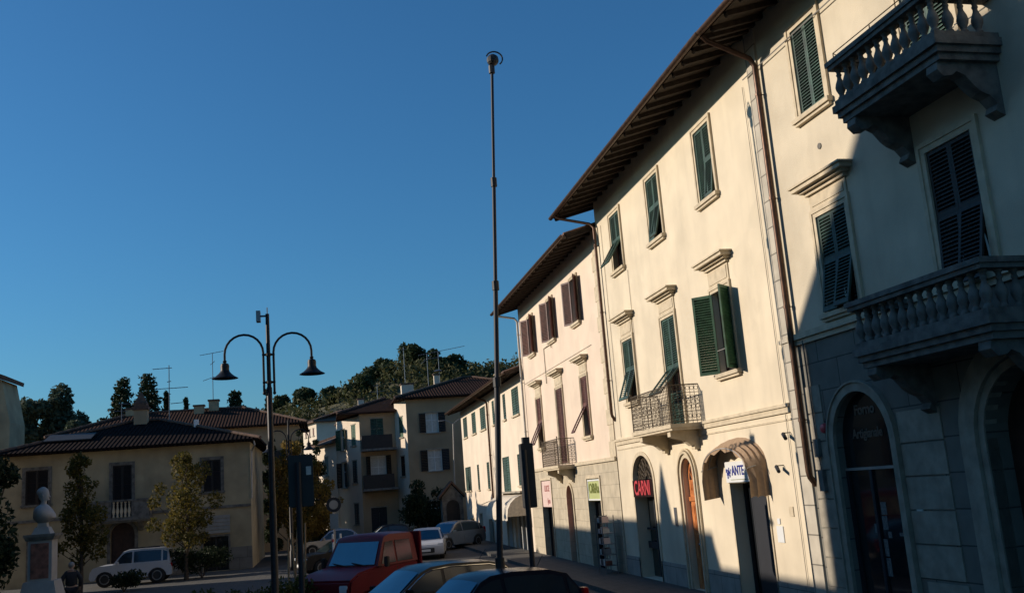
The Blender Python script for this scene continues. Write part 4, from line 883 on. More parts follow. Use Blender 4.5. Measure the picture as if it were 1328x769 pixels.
tree('autumn_tree', (-2.0, 60, GZ), 6.6, 1.9, 'golden autumn tree behind the street lamps', 'l_gold', n=8000, size=.085, tr=.14, trunk=.16, shape='ragged')
tree('autumn_tree', (-.3, 62.5, GZ), 5.6, 1.5, 'smaller golden tree right of the dark traffic panel', 'l_gold', n=5200, size=.085, tr=.11, trunk=.15, shape='ragged')
tree('cypress', (-3.3, 66.5, GZ), 7.7, 1.15, 'dark bushy evergreen against the right end of the villa', 'l_dark', n=3800, size=.12, trunk=.05, shape='oval')
tree('cypress', (-.45, 68, GZ), 7.4, 1.3, 'dark evergreen in front of the lower cream house', 'l_dark', n=4200, size=.12, trunk=.05, shape='oval')
tree('shading_evergreen', (-3.0, 84, GZ), 10.3, 2.3, 'evergreen added behind the right end of the long roof to shade the apartment house', 'l_dark', n=6000, size=.2, tr=.2, trunk=.1)  # added tree, tucked behind the long roof to shade the apartment house walls
tree('cypress', (-1.6, 69, GZ), 8.2, 1.2, 'taller dark evergreen behind the golden trees', 'l_dark', n=3400, size=.12, trunk=.05, shape='oval')
tree('corner_tree', (6.6, 71.5, GZ), 4.2, 1.7, 'low dark bushy tree in front of the apartment house', 'l_dark', n=3600, size=.11, trunk=.1)
tree('corner_tree', (8.1, 72.6, GZ), 3.6, 1.3, 'smaller dark bush beside the wayside shrine', 'l_dark', n=2200, size=.11, trunk=.1)
# behind the roofs
for k, (x, y, h, r, lab, lm, shp) in enumerate((
    (-22.6, 82, 12.9, 2.5, 'grey green poplar at the far left behind the villa roof', 'l_grey', 'round'),
    (-20.3, 83, 14.0, 2.6, 'tallest grey green poplar behind the villa roof', 'l_grey', 'round'),
    (-18.4, 81, 11.5, 2.2, 'lower grey green tree right of the poplars', 'l_grey', 'round'),
    (-15.8, 84, 14.2, 4.0, 'left one of the pair of dark firs behind the roofs', 'l_dark', 'cone'),
    (-14.2, 86, 14.7, 4.4, 'right one of the pair of dark firs, broader', 'l_dark', 'cone'),
    (-13.0, 88, 13.4, 1.1, 'narrow dark cypress just right of the firs', 'l_dark', 'cone'),
    (-11.9, 92, 13.2, 1.0, 'small narrow cypress beside the roof antenna', 'l_dark', 'cone'),
    (-7.0, 84, 12.6, 3.4, 'dark conifer standing above the mossy long roof', 'l_dark', 'cone'),
    (-5.3, 84, 11.2, 1.4, 'low dark tree right of the conifer above the long roof', 'l_dark', 'oval'),
    (-4.4, 86, 12.8, 1.3, 'thin dark conifer left of the lamp post above the roof', 'l_dark', 'cone'))):
    tree('far_tree', (x, y, GZ), h, r, lab, lm, group=None, n=5200 if shp == 'cone' else 9000, size=.19, tr=.2, trunk=.5, shape=shp)
# wooded hillside, one mass
mb = MB(); bl = []
for k in range(900):
    y = rng.uniform(128, 215); x = rng.uniform(-60, 75); s = rng.uniform(1.3, 3.1); bl.append((x, y, hillz(x, y)+s*.45, s*1.2, s*1.2, s*.8))
leaves(mb, bl, 70000, .40); o = mb.build('hillside_woods', 'l_olive', recalc=False); props(o, 'olive green scrub and woods covering the hillside', 'woodland', kind='stuff')
hs = [(2, 185, 3.6, 2.3), (7.5, 182, 4.6, 3), (12, 188, 4.8, 3.2), (18, 190, 5.8, 3.6), (22, 186, 5, 3.1), (26, 190, 5, 3.2), (-3, 190, 4.5, 2.4), (-8, 192, 4.5, 2.6)]
labs = ['round dark oak on the hill crest nearest the lamp', 'second oak up the hill crest', 'broad oak on the rising hill crest', 'tall oak on the hill above the apartment house roof', 'oak right of the tall one on the crest', 'oak on the crest left of the mast', 'low oak on the crest above the long roof end', 'lowest oak on the crest beside the lamp post']
for (x, y, h, r), lab in zip(hs, labs): tree('hill_oak', (x, y, hillz(x, y)-.2), h, r, lab, 'l_hill', group='oaks along the hill crest', n=2200, size=.42, tr=.2, trunk=.15)
for (x, y, h, r), lab in zip([(24.5, 145, 10.5, 4.2), (29, 146, 11.5, 4.6), (20, 146, 6, 3.3), (14.5, 150, 5, 3.0)], ['big dark evergreen crown left of the mast above the low pale house', 'biggest dark evergreen crown right of the mast', 'dark round tree over the apartment house antennas', 'dark round tree above the chimney of the apartment house']):
    tree('hill_oak', (x, y, hillz(x, y)-.2), h, r, lab, 'l_hill', group='dark evergreens above the rooftops', n=2600, size=.36, tr=.25, trunk=.12)
# planter hedge by the lamp
def bush(name, loc, rx, ry, h, label, lm, n, size, kind=None):
    t = thing(name, loc, label, 'bush'); mb = MB(); x, y, z = loc
    for k in range(7): a = k*.9; mb.tube([(x, y, z), (x+rx*.5*math.cos(a), y+ry*.5*math.sin(a), z+h*.7)], [.02, .008], 4)
    mb.build('stem', 'bark', t); c = MB(); leaves(c, [(x+random.uniform(-.6, .6)*rx, y+random.uniform(-.6, .6)*ry, z+h*random.uniform(.4, .7), rx*.5, ry*.5, h*.34) for _ in range(7)], n, size); c.build('foliage', lm, t, recalc=False)
bush('planter_bush', (-2.5, 25.2, -.08), .9, .6, 1.15, 'left dark leafy bush in the planter at the bottom of the view', 'l_green', 1500, .055)
bush('planter_bush', (-1.3, 25.6, -.08), .8, .6, 1.25, 'dark leafy bush around the foot of the double lamp', 'l_green', 1500, .055)
bush('planter_bush', (-.45, 26.3, -.08), .6, .6, 1.2, 'small bush between lamp foot and red truck', 'l_green', 1100, .055)
bush('planter_bush', (-3.6, 26.2, -.08), .7, .6, .85, 'low bush at the left end of the planter', 'l_green', 1000, .055)
bush('round_hedge', (-5.9, 50.5, GZ), 1.5, .9, 1.5, 'dark clipped hedge under the yellow green tree', 'l_dark', 2600, .07)
bush('round_hedge', (-8.6, 46, GZ), .9, .7, .9, 'low dark shrub by the slim autumn tree', 'l_dark', 1400, .07)

# ---------------------------------------------------------------- street furniture
def bell_lamp(loc, H_, label, s=1., unit=True, rz=0):
    t = thing('street_lamp', loc, label, 'street lamp', 'double bell street lamps'); x, y, z = loc; mb = MB(); G = lambda a, c: Vector((x+a*s*math.cos(rz), y+a*s*math.sin(rz), z+c))
    mb.tube([G(0, 0), G(0, .9), G(0, .95), G(0, 3.0), G(0, 3.05), G(0, H_*.76), G(0, H_*.765), G(0, H_)], [.13, .12, .085, .08, .07, .065, .05, .045], 12); P = mb.build('post', 'iron', t, smooth=True)
    za = H_-.95
    for sg in (-1, 1):
        mb = MB(); R_ = .45; pts = [G(sg*.12, za-.95), G(sg*.12, za)]+[G(sg*(.12+R_-R_*math.cos(PI*k/12)), za+R_*math.sin(PI*k/12)*1.02) for k in range(1, 13)]+[G(sg*(.12+2*R_), za-.16)]
        mb.tube(pts, .028, 8); mb.ell(G(sg*.12, za-.98), .04, .04, .045, 8, 5); A_ = mb.build('arm', 'iron', t, smooth=True)
        mb = MB(); c = G(sg*(.12+2*R_), za-.16); pr = [(.035, .02), (.05, -.01), (.035, -.05), (.09, -.08), (.105, -.14), (.10, -.24), (.115, -.30), (.16, -.36), (.22, -.42), (.30, -.47), (.31, -.485), (.27, -.475), (.15, -.37), (.02, -.36)]
        mb.lathe([(r, zz*.86) for r, zz in pr], c, 20); mb.build('lamp_shade', 'iron', t, smooth=True)
    mb = MB()
    for zz in (za-.05, za-.72): mb.tube([G(-.15, zz), G(.15, zz)], .028, 6); mb.lathe([(.075, -.03), (.075, .03)], G(0, zz), 10)
    mb.build('collar', 'iron', t)
    if unit:
        mb = MB(); mb.tube([G(0, H_-.03), G(0, H_+.16)], .014, 6); mb.box(lambda a, b, c: G(a, c)+Vector((0, b, 0)), -.26, -.16, -.12, .12, H_-.19, H_+.07); mb.tube([G(0, H_-.05), G(-.18, H_-.05)], .025, 6); mb.build('radio_unit', 'steel', t)
bell_lamp((-1.19, 24, GZ+.14), 7.55, 'tall black double street lamp with two bell shades and a radio unit on top')
bell_lamp((-1.62, 50, GZ), 7.25, 'second double street lamp farther back behind the dark panel', s=.95, unit=False)
t = thing('telescopic_mast', (3.42, 20.4, GZ), 'very tall slim leaning telescopic mast with a camera head, behind the parked cars', 'mast')
b, e = Vector((3.40, 20.4, GZ)), Vector((4.12, 20.4, 12.15)); L = lambda f: b.lerp(e, f)
js = (0, .13, .43, .60, .79, 1)
rs = (.074, .064, .053, .043, .034)
for k in range(5):
    mb = MB(); mb.tube([L(js[k]), L(js[k+1])], rs[k], 10); mb.build('mast_section', 'steel_d', t, smooth=True)
    if k: mb = MB(); mb.tube([L(js[k])-Vector((0, 0, .10)), L(js[k])+Vector((0, 0, .10))], rs[k]+.035, 10); mb.build('clamp', 'plastic', t)
mb = MB(); mb.tube([e, e+Vector((0, 0, .18))], .07, 8); mb.ell(e+Vector((.04, 0, .32)), .14, .14, .14, 12, 8); mb.build('camera_head', 'plastic', t)
mb = MB(); mb.tube([e+Vector((.08+.19*math.cos(a), 0, .36+.17*math.sin(a))) for a in np.linspace(2.8, -.9, 12)], .018, 6); mb.build('cable_loop', 'plastic', t)
mb = MB(); mb.lathe([(.28, 0), (.28, .05), (.12, .1)], b, 12); mb.build('base', 'steel_d', t)
def panel_post(name, x, y, px0, px1, z0, z1, dep, label, cat, sticker=None, cap=False, lean=0.):
    t = thing(name, (x, y, GZ), label, cat); mb = MB(); mb.tube([(x+lean*-.0, y, GZ), (x+lean, y, z1-.15)], .06, 10); mb.build('post', 'steel_d', t, smooth=True)
    mb = MB(); mb.box(ID, px0, px1, y+.065, y+.065+dep, z0, z1); mb.build('panel', 'plastic', t, bevel=.015)
    if sticker: mb = MB(); a = sticker; mb.box(ID, a[0], a[1], y+.052, y+.064, a[2], a[3]); mb.build('sticker', 'curtain', t)
    if cap: mb = MB(); mb.box(ID, (px0+px1)/2-.08, (px0+px1)/2+.08, y+.08, y+.25, z1+.001, z1+.14); mb.build('cap', 'plastic', t)
    return t
panel_post('sign_panel', -.50, 20.5, -.70, -.20, 2.82, 3.86, .10, 'dark tall panel on a post with a small pale sticker, left of the red truck', 'sign', sticker=(-.34, -.24, 3.45, 3.62))
panel_post('traffic_signal', 4.56, 22.3, 4.51, 4.80, 2.39, 3.86, .28, 'slim black signal box on a post behind the near dark car', 'traffic signal', cap=True)
t = thing('traffic_sign', (.40, 45, GZ), 'small round road sign above a narrow plate on a post by the golden trees', 'sign')
mb = MB(); mb.tube([(.40, 45, GZ), (.40, 45, 3.1)], .04, 8); mb.build('post', 'steel', t)
mb = MB(); mb.tube([(.40, 44.93, 2.75), (.40, 44.96, 2.75)], .33, 20); mb.build('disc', 'steel_d', t); mb = MB(); mb.tube([(.40, 44.915, 2.75), (.40, 44.928, 2.75)], .2, 20); mb.build('disc_centre', 'pipe_l', t)
mb = MB(); mb.box(ID, .22, .58, 44.93, 44.96, 1.7, 2.35); mb.build('plate', 'steel', t)
for k, x in enumerate((.3, .62)):
    t = thing('bollard', (x, 43.5, GZ), ('left' if k == 0 else 'right')+' white post of the pair below the round road sign', 'post'); mb = MB(); mb.tube([(x, 43.5, GZ), (x, 43.5, 1.5), (x, 43.5, 1.53)], [.045, .045, .03], 8); mb.build('post', 'white', t); mb = MB(); mb.lathe([(.05, 0), (.05, .12)], (x, 43.5, 1.2), 8); mb.build('band', 'red', t)
t = thing('street_light', (9.0, 70, GZ), 'thin pale street light with two short arms in front of the apartment house', 'street lamp')
mb = MB(); mb.tube([(9.0, 70, GZ), (9.3, 70, 7.75)], [.07, .045], 8); mb.build('post', 'pipe_l', t, smooth=True)
for a, b_ in ((8.25, 7.95), (10.15, 8.0)): mb = MB(); mb.tube([(9.3, 70, 7.7), (9.3+(a-9.3)*.5, 70, 8.0), (a, 70, b_)], .035, 6); mb.build('arm', 'pipe_l', t); mb = MB(); mb.box(ID, min(a, a+.3*(1 if a < 9 else -1)), max(a, a+.3*(1 if a < 9 else -1)), 69.93, 70.07, b_-.02, b_+.06); mb.build('lamp_head', 'pipe_l', t)
for k, (x, y, l) in enumerate(((-1.05, 28, .05), (-.8, 28.2, -.12), (-.95, 28.4, .2), (-.62, 28.1, .08))):
    mb = MB(); mb.tube([(x, y, GZ), (x+l, y, 2.0+.12*k)], .03, 6); o = mb.build('wooden_stake', 'stake', None, loc=(x, y, GZ)); props(o, ['pale wooden stake nearest the lamp post', 'leaning wooden stake, second from the lamp post', 'wooden stake behind the other stakes', 'wooden stake closest to the red truck'][k], 'stake', 'wooden plant stakes')
def antenna(loc, h, label, els, tilt=0, dish=False):
    x, y, z = loc; t = thing('tv_antenna', loc, label, 'antenna'); mb = MB(); mb.tube([(x, y, z-.3), (x, y, z+h)], .028, 5); mb.build('mast', 'steel', t)
    for zz, w0, w1, yy in els:
        mb = MB(); mb.tube([(x+w0, y, z+zz), (x+w1, y, z+zz+tilt)], .020, 4)
        n = max(2, int(abs(w1-w0)/.22))
        for k in range(n+1): f = k/n; mb.tube([(x+w0+(w1-w0)*f, y-.22, z+zz+tilt*f), (x+w0+(w1-w0)*f, y+.22, z+zz+tilt*f)], .010, 3)
        mb.build('antenna_element', 'steel', t)
    if dish: mb = MB(); mb.lathe([(.35, 0), (.3, .06), (.15, .11), (.02, .12)], (x-.1, y, z+1.0), 12); mb.build('dish', 'steel', t)
antenna((-8.78, 60.5, 8.1), 3.5, 'tall television antenna on the villa roof, left of the long roof chimneys', [(3.3, -.9, .15, 0), (2.1, -.75, 1.05, 0), (2.5, -.1, .1, 0), (1.2, .1, .75, 0)], .03)
antenna((-7.95, 76.6, 11.0), 3.7, 'tall television antenna left of the double lamp', [(3.55, -.9, .8, 0), (1.6, -.7, .1, 0), (2.8, -.15, .15, 0)], .25)
antenna((6.98, 81, 11.9), 3.2, 'antenna on the big chimney of the apartment house', [(3.0, -.15, .25, 0), (1.6, -.1, .2, 0)])
antenna((8.8, 80, 11.6), 2.7, 'antenna with long boom, middle of the apartment house roof', [(2.6, -.7, 3.2, 0), (1.9, -.5, .4, 0)], .6)
antenna((9.75, 80, 11.8), 2.6, 'antenna with dish, right part of the apartment house roof', [(2.0, -1.2, .3, 0)], .2, True)
antenna((4.7, 82, 11.0), 1.2, 'low antenna with crossbars over the apartment house recess', [(1.1, -.3, .3, 0), (.6, -.6, .5, 0)])
antenna((-14.0, 74, 9.8), 1.2, 'small antenna at the left end of the long roof', [(1.1, -.2, .7, 0), (.6, -.5, .4, 0)])

# goods rack by the meat shop
t = thing('postcard_rack', (9.0, 31.9, GZ+.12), 'tall dark display rack full of small goods between the two shop doors', 'display rack'); mb = MB()
for a in (31.5, 32.3):
    for x in (8.85, 9.25): mb.tube([(x, a, -.1), (x, a, 1.75)], .018, 5)
mb.build('frame', 'steel', t)
for k in range(5):
    z = .15+.34*k; mb = MB(); mb.box(ID, 8.86, 9.24, 31.52, 32.28, z, z+.02); sf = mb.build('shelf', 'steel', t)
    for j in range(5):
        mb = MB(); y = 31.56+.145*j; hh = .12+.1*random.random(); mb.box(ID, 8.88, 9.1, y, y+.11, z+.021, z+.02+hh); mb.build('packet', random.choice(['curtain', 'plastic', 'brown', 'steel', 'sign_p', 'greypaint']), sf)

# ---- monument
t = thing('bust_monument', (-8.27, 32, GZ), 'white marble bust facing right on a tall pedestal with a red veined panel', 'monument'); X, Y = -8.27, 32
def fr(x0, x1, z0, z1, mb, tp=0): mb.hexa([(X-x0, Y-x0, z0), (X+x0, Y-x0, z0), (X+x0, Y+x0, z0), (X-x0, Y+x0, z0), (X-x1, Y-x1, z1), (X+x1, Y-x1, z1), (X+x1, Y+x1, z1), (X-x1, Y+x1, z1)])
mb = MB(); fr(.95, .95, GZ, .05, mb); fr(.75, .75, .051, .35, mb); fr(.62, .42, .351, 1.25, mb); mb.build('base', 'marble', t)
mb = MB(); fr(.33, .33, 1.251, 2.42, mb); mb.build('shaft', 'marble', t)
mb = MB(); mb.box(ID, X-.25, X+.25, Y-.345, Y-.331, 1.33, 2.34); mb.build('panel', 'marble_r', t)
mb = MB(); fr(.38, .42, 2.421, 2.52, mb); fr(.44, .44, 2.521, 2.60, mb); mb.build('cornice', 'stone_g', t)
mb = MB(); fr(.26, .18, 2.601, 2.80, mb); fr(.14, .12, 2.801, 2.92, mb); mb.build('plinth', 'marble', t)
mb = MB()
mb.grid([[(X+rx*(1.45 if z < 3.45 else 1.0)*math.cos(a)+ox, Y+ry*math.sin(a), z) for a in np.linspace(0, 2*PI, 17)[:-1]] for z, rx, ry, ox in ((2.92, .10, .10, 0), (2.98, .16, .2, .02), (3.06, .22, .33, .04), (3.16, .21, .40, .03), (3.27, .18, .42, 0), (3.36, .15, .36, -.02), (3.42, .11, .2, -.01), (3.47, .085, .095, 0), (3.55, .08, .08, .01), (3.60, .12, .1, .02), (3.66, .15, .115, .01), (3.75, .165, .125, 0), (3.84, .16, .125, -.01), (3.92, .13, .105, -.02), (3.97, .06, .05, -.02), (3.985, .0, .0, -.02))], True)
mb.build('bust', 'marble', t, smooth=True)
mb = MB(); mb.hexa([(X+.12, Y-.025, 3.68), (X+.19, Y-.03, 3.67), (X+.19, Y+.03, 3.67), (X+.12, Y+.025, 3.68), (X+.12, Y-.012, 3.79), (X+.135, Y-.012, 3.79), (X+.135, Y+.012, 3.79), (X+.12, Y+.012, 3.79)]); mb.ell((X+.13, Y, 3.60), .045, .06, .03, 8, 5); mb.ell((X-.0, Y-.12, 3.72), .03, .02, .045, 8, 5); mb.ell((X-.05, Y, 3.83), .155, .135, .13, 12, 8); mb.build('bust_face_and_hair', 'marble', t, smooth=True)

# ---------------------------------------------------------------- vehicles
def arch_arc(cx, r, z0, n=8): return [(cx+r*math.cos(PI*k/n), max(z0, .30+r*math.sin(PI*k/n))) for k in range(n+1)]
def car(name, loc, head, label, cat, paint, L=4.2, W=1.75, H_=1.48, kind='hatch', group=None, chrome=False, detail=True):
    t = thing(name, loc, label, cat, group, rz=head); LOCAL = dict(local=True)
    fr_, rr_ = L/2, -L/2; wb = L*.31; R = .33 if kind != 'suv' else .37; zb = .24 if kind != 'suv' else .34
    if kind == 'suv': belt = .98; hood = .98; cab = [(L*.22, belt), (L*.10, H_-.09), (L*.04, H_-.02), (-L*.15, H_), (-L*.38, H_-.04), (-L*.44, H_-.14), (-L*.47, belt)]
    elif kind == 'sedan': belt = .88; hood = .86; cab = [(L*.20, belt), (L*.05, H_-.10), (L*.0, H_-.04), (-L*.1, H_), (-L*.22, H_-.04), (-L*.28, H_-.12), (-L*.40, belt+.04)]
    else: belt = .92; hood = .90; cab = [(L*.25, belt), (L*.10, H_-.12), (L*.04, H_-.03), (-L*.08, H_), (-L*.30, H_-.05), (-L*.40, H_-.16), (-L*.475, belt+.02)]
    low = [(fr_-.02, .45), (fr_-.05, .68), (fr_-.18, hood-.08), (fr_-.45, hood-.01)]+[(cab[0][0]+.05, belt+.0)]+[(cab[-1][0], belt+(.02 if kind != 'sedan' else .04))]
    low += [(rr_+.10, belt-.08 if kind != 'sedan' else belt), (rr_+.03, .62), (rr_+.04, .40), (rr_+.12, zb)]
    low += [(-wb-R-.06, zb)]+arch_arc(-wb, R+.05, zb)[::-1]+[(-wb+R+.06, zb)]+[(wb-R-.06, zb)]+arch_arc(wb, R+.05, zb)[::-1]+[(wb+R+.06, zb), (fr_-.10, zb)]
    mb = MB(); sl = [(-W/2+.05, .95), (-W/2, 1), (W/2, 1), (W/2-.05, .95)]
    rows = []
    for y, k in ((-W/2+.09, .965), (-W/2+.015, .99), (-W/2, 1), (W/2, 1), (W/2-.015, .99), (W/2-.09, .965)):
        rows.append([(x*(1 if abs(y) < W/2-.05 else 1), y if z < .7 else y*(1-.10*(z-.7)), z) for x, z in low])
    rows = [rows[2], rows[3]]
    mb.grid([[p for p in r] for r in rows], True); mb.face(rows[0]); mb.face(rows[1][::-1]); B = mb.build('body', paint, t, smooth=True, local=True, bevel=.035)
    yw = lambda z: W/2*(.93-.23*(z-belt)/(H_-belt))
    # cabin shell
    mb = MB(); rows = [[(x, yw(z)*k, z+(.035*(1-k*k) if z > belt+.1 else 0)) for k in (-1, -.6, 0, .6, 1)] for x, z in cab]; mb.grid(rows)
    for s in (-1, 1): mb.face([(x, yw(z)*s, z) for x, z in cab])
    mb.build('cabin', paint, t, smooth=True, local=True)
    # glass
    def strip(i0, i1, f0, f1, ky, nm):
        a, b = cab[i0], cab[i1]; q = MB(); P = []
        nx, nz = (b[1]-a[1]), -(b[0]-a[0]); ln = math.hypot(nx, nz); sg = 1 if nx*(1 if i0 == 0 else -1) > 0 else 1; nx, nz = abs(nx)/ln*(1 if i0 == 0 else -1)*.012, abs(nz)/ln*.012
        rows = []
        for f in (f0, (f0+f1)/2, f1):
            x, z = a[0]+(b[0]-a[0])*f, a[1]+(b[1]-a[1])*f; rows.append([(x+nx, yw(z)*k*ky, z+nz+(.035*(1-k*k*ky*ky) if z > belt+.1 else 0)+.004) for k in (-1, -.6, 0, .6, 1)])
        q.grid(rows); return q.build(nm, 'autoglass' if nm != 'windscreen' else 'screen', t, smooth=True, local=True)
    strip(0, 1, .05, .96, .90, 'windscreen'); strip(5, 6, .05, .80, .86, 'rear_window') if kind != 'sedan' else strip(4, 6, .1, .92, .88, 'rear_window')
    xs = sorted([c[0] for c in cab]); 
    def ztop(x):
        for p, q in zip(cab, cab[1:]):
            if q[0] <= x <= p[0]: return p[1]+(q[1]-p[1])*(p[0]-x)/(p[0]-q[0]+1e-6)
        return belt
    mid = -.02*L; x0, x1 = cab[0][0]-.16, cab[-1][0]+.14
    for s in (-1, 1):
        for a, b in ((x0, mid+.04), (mid-.04, x1+.28), (x1+.20, x1)):
            q = MB(); n = 6; top = []; bot = []
            for k in range(n+1):
                x = a+(b-a)*k/n; zt = max(belt+.05, ztop(x)-.085); top.append((x, s*(yw(zt)+.008), zt)); bot.append((x, s*(yw(belt+.04)+.008), belt+.04))
            q.grid([top, bot]); q.build('side_window', 'autoglass', t, local=True)
        if chrome:
            q = MB(); pts = []
            for k in range(15): x = x0+.05+(x1-x0-.05)*k/14; zt = max(belt+.05, ztop(x)-.065); pts.append((x, s*(yw(zt)+.012), zt))
            q.tube(pts, .014, 5); q.build('window_trim', 'chrome', t, local=True)
        q = MB(); q.box(ID, fr_-.26, fr_-.06, s*W/2-(.30 if s > 0 else -.02), s*W/2-(.02 if s > 0 else -.30), .60, .76); q.build('headlight', 'lens', t, local=True, bevel=.02)
        q = MB(); q.box(ID, rr_+.02, rr_+.16, s*W/2-(.20 if s > 0 else -.015), s*W/2-(.015 if s > 0 else -.20), .72, .72+(.34 if kind == 'hatch' else .16)); q.build('tail_light', 'tail', t, local=True, bevel=.02)
        q = MB(); y = s*(W/2+.08); q.box(ID, cab[0][0]-.30, cab[0][0]-.16, y-.09, y+.09, belt+.02, belt+.15); q.build('wing_mirror', paint, t, local=True, bevel=.02)
        for cx in (wb, -wb):
            q = MB(); yi, yo = s*(W/2-.22), s*(W/2-.005); q.tube([(cx, yi, R), (cx, yi+(yo-yi)*.15, R), (cx, yo-(yo-yi)*.15, R), (cx, yo, R)], [R-.03, R, R, R-.04], 20); Wh = q.build('wheel', 'tyre', t, smooth=True, local=True)
            q = MB(); 
            q.tube([(cx, yo-s*.01, R), (cx, yo+s*.008, R)], R*.62, 18); 
            q.build('rim', 'rim', Wh, local=True)
            q = MB(); q.tube([(cx, yo+s*.009, R), (cx, yo+s*.012, R)], R*.5, 10); q.build('hub', 'plastic', Wh, local=True)
    q = MB(); q.box(ID, fr_-.06, fr_-.005, -.45, .45, .34, .56); q.build('grille', 'plastic', t, local=True, bevel=.01)
    q = MB(); q.box(ID, fr_-.012, fr_+.008, -.26, .26, .40, .51); q.build('number_plate', 'white', t, local=True)
    q = MB(); q.box(ID, rr_-.0, rr_+.05, -.26, .26, .52, .63); q.build('number_plate', 'white', t, local=True)
    q = MB()
    for s in (-1, 1): q.box(ID, -.35*L*.5, .08, s*(W/2-.01)-.012, s*(W/2-.01)+.012, .5, .53)
    for s in (-1, 1):
        for gx in (-.02*L, .24*L): q = MB(); q.box(ID, gx-.006, gx+.006, s*W/2-.004, s*W/2+.004, zb+.06, .68); q.build('door_gap', 'plastic', t, local=True)
        q = MB(); q.box(ID, -.0*L-.22, -.0*L-.06, s*W/2-.01, s*W/2+.03, .70, .73); q.build('door_handle', paint if not chrome else 'chrome', t, local=True)
    if kind == 'suv':
        for s in (-1, 1): q = MB(); q.tube([(.05*L, s*yw(H_-.06)*.96, H_+.03), (-.34*L, s*yw(H_-.06)*.96, H_+.03)], .02, 6); q.build('roof_rail', 'plastic', t, local=True)
    if detail:
        q = MB(); q.tube([(-.33*L, 0, H_-.02), (-.37*L, 0, H_+.18)], .008, 5); q.build('aerial', 'plastic', t, local=True)
    return t
hd = lambda x, y: math.atan2(y, x)
car('parked_car', (2.95, 19.5, GZ), hd(-.93, -.36), 'small dark blue car nearest the viewer, with a red tail light', 'car', 'bluepaint', L=3.95, W=1.70, H_=1.52)
car('parked_car', (2.25, 23.6, GZ), hd(-.93, -.36), 'dark car with a curved chrome window line behind the near dark blue one', 'car', 'blackpaint', L=4.5, W=1.80, H_=1.50, chrome=True)
car('parked_suv', (-9.0, 50.6, GZ), hd(-1, .0), 'white boxy off road car parked before the villa', 'car', 'whitepaint', L=3.75, W=1.75, H_=1.62, kind='suv')
car('parked_car', (5.0, 50.5, GZ), hd(-.15, -1), 'white car facing the viewer, headlights catching light', 'car', 'whitepaint', L=4.3, W=1.8, H_=1.42, kind='sedan')
car('parked_car', (7.0, 56.4, GZ), hd(-.75, -.66), 'silver grey car parked against the low pale house', 'car', 'greypaint', L=4.1, W=1.75, H_=1.5)
car('parked_car', (.75, 46, GZ), hd(-.9, -.3), 'dark grey car half hidden behind the red truck roof, left side', 'car', 'blackpaint', L=4.2, W=1.75, H_=1.45, chrome=True)
car('parked_car', (.3, 62, GZ), hd(-1, -.2), 'distant dark car below the golden trees, left of its pair', 'car', 'greypaint', L=4.2, kind='sedan')
car('parked_car', (3.6, 62, GZ), hd(-1, -.1), 'distant dark car in front of the apartment house recess', 'car', 'blackpaint', L=4.3, kind='sedan')
# red light truck
TR = thing('pickup_truck', (1.15, 27.3, GZ), 'red light truck with flat windscreen and boxy cab', 'truck', rz=hd(-.66, -.75)); q = MB()
# local: x forward from cab centre
zw = 1.40; zr = 2.13; W = 1.78
low = [(1.95, .45), (1.97, .85), (1.90, 1.14), (1.55, 1.30), (.78, zw), (-.95, zw), (-.95, .50), (.72, .50)]+[(1.3+.42*math.cos(a), .38+.42*math.sin(a)) for a in np.linspace(PI*.92, PI*.08, 8)]
q.grid([[(x, -W/2, z) for x, z in low], [(x, W/2, z) for x, z in low]], True); q.face([(x, -W/2, z) for x, z in low]); q.face([(x, W/2, z) for x, z in low][::-1]); q.build('body', 'redpaint', TR, smooth=True, local=True, bevel=.05)
cab = [(.80, zw-.02), (.42, zr-.12), (.34, zr-.03), (.1, zr+.02), (-.80, zr), (-.92, zr-.08), (-.95, zw-.02)]
yw = lambda z: W/2*(.985-.13*(z-zw)/(zr-zw)); q = MB(); q.grid([[(x, yw(z)*k, z+(.05*(1-k*k) if z > zw+.1 else 0)) for k in (-1, -.85, -.5, 0, .5, .85, 1)] for x, z in cab])
for s in (-1, 1): q.face([(x, yw(z)*s, z) for x, z in cab])
q.build('cab', 'redpaint', TR, smooth=True, local=True)
q = MB(); a, b = cab[0], cab[1]; q.grid([[(a[0]+(b[0]-a[0])*f+.02, yw(a[1]+(b[1]-a[1])*f)*k*.88, a[1]+(b[1]-a[1])*f+.012) for k in (-1, -.5, 0, .5, 1)] for f in (.07, .5, .95)]); WS = q.build('windscreen', 'screen', TR, local=True)
q = MB(); q.tube([(.835, -.1, zw+.01), (.80, -.62, zw+.09)], .012, 4); q.build('wiper', 'plastic', WS, local=True); q = MB(); q.tube([(.835, .55, zw+.01), (.80, .02, zw+.09)], .012, 4); q.build('wiper', 'plastic', WS, local=True)
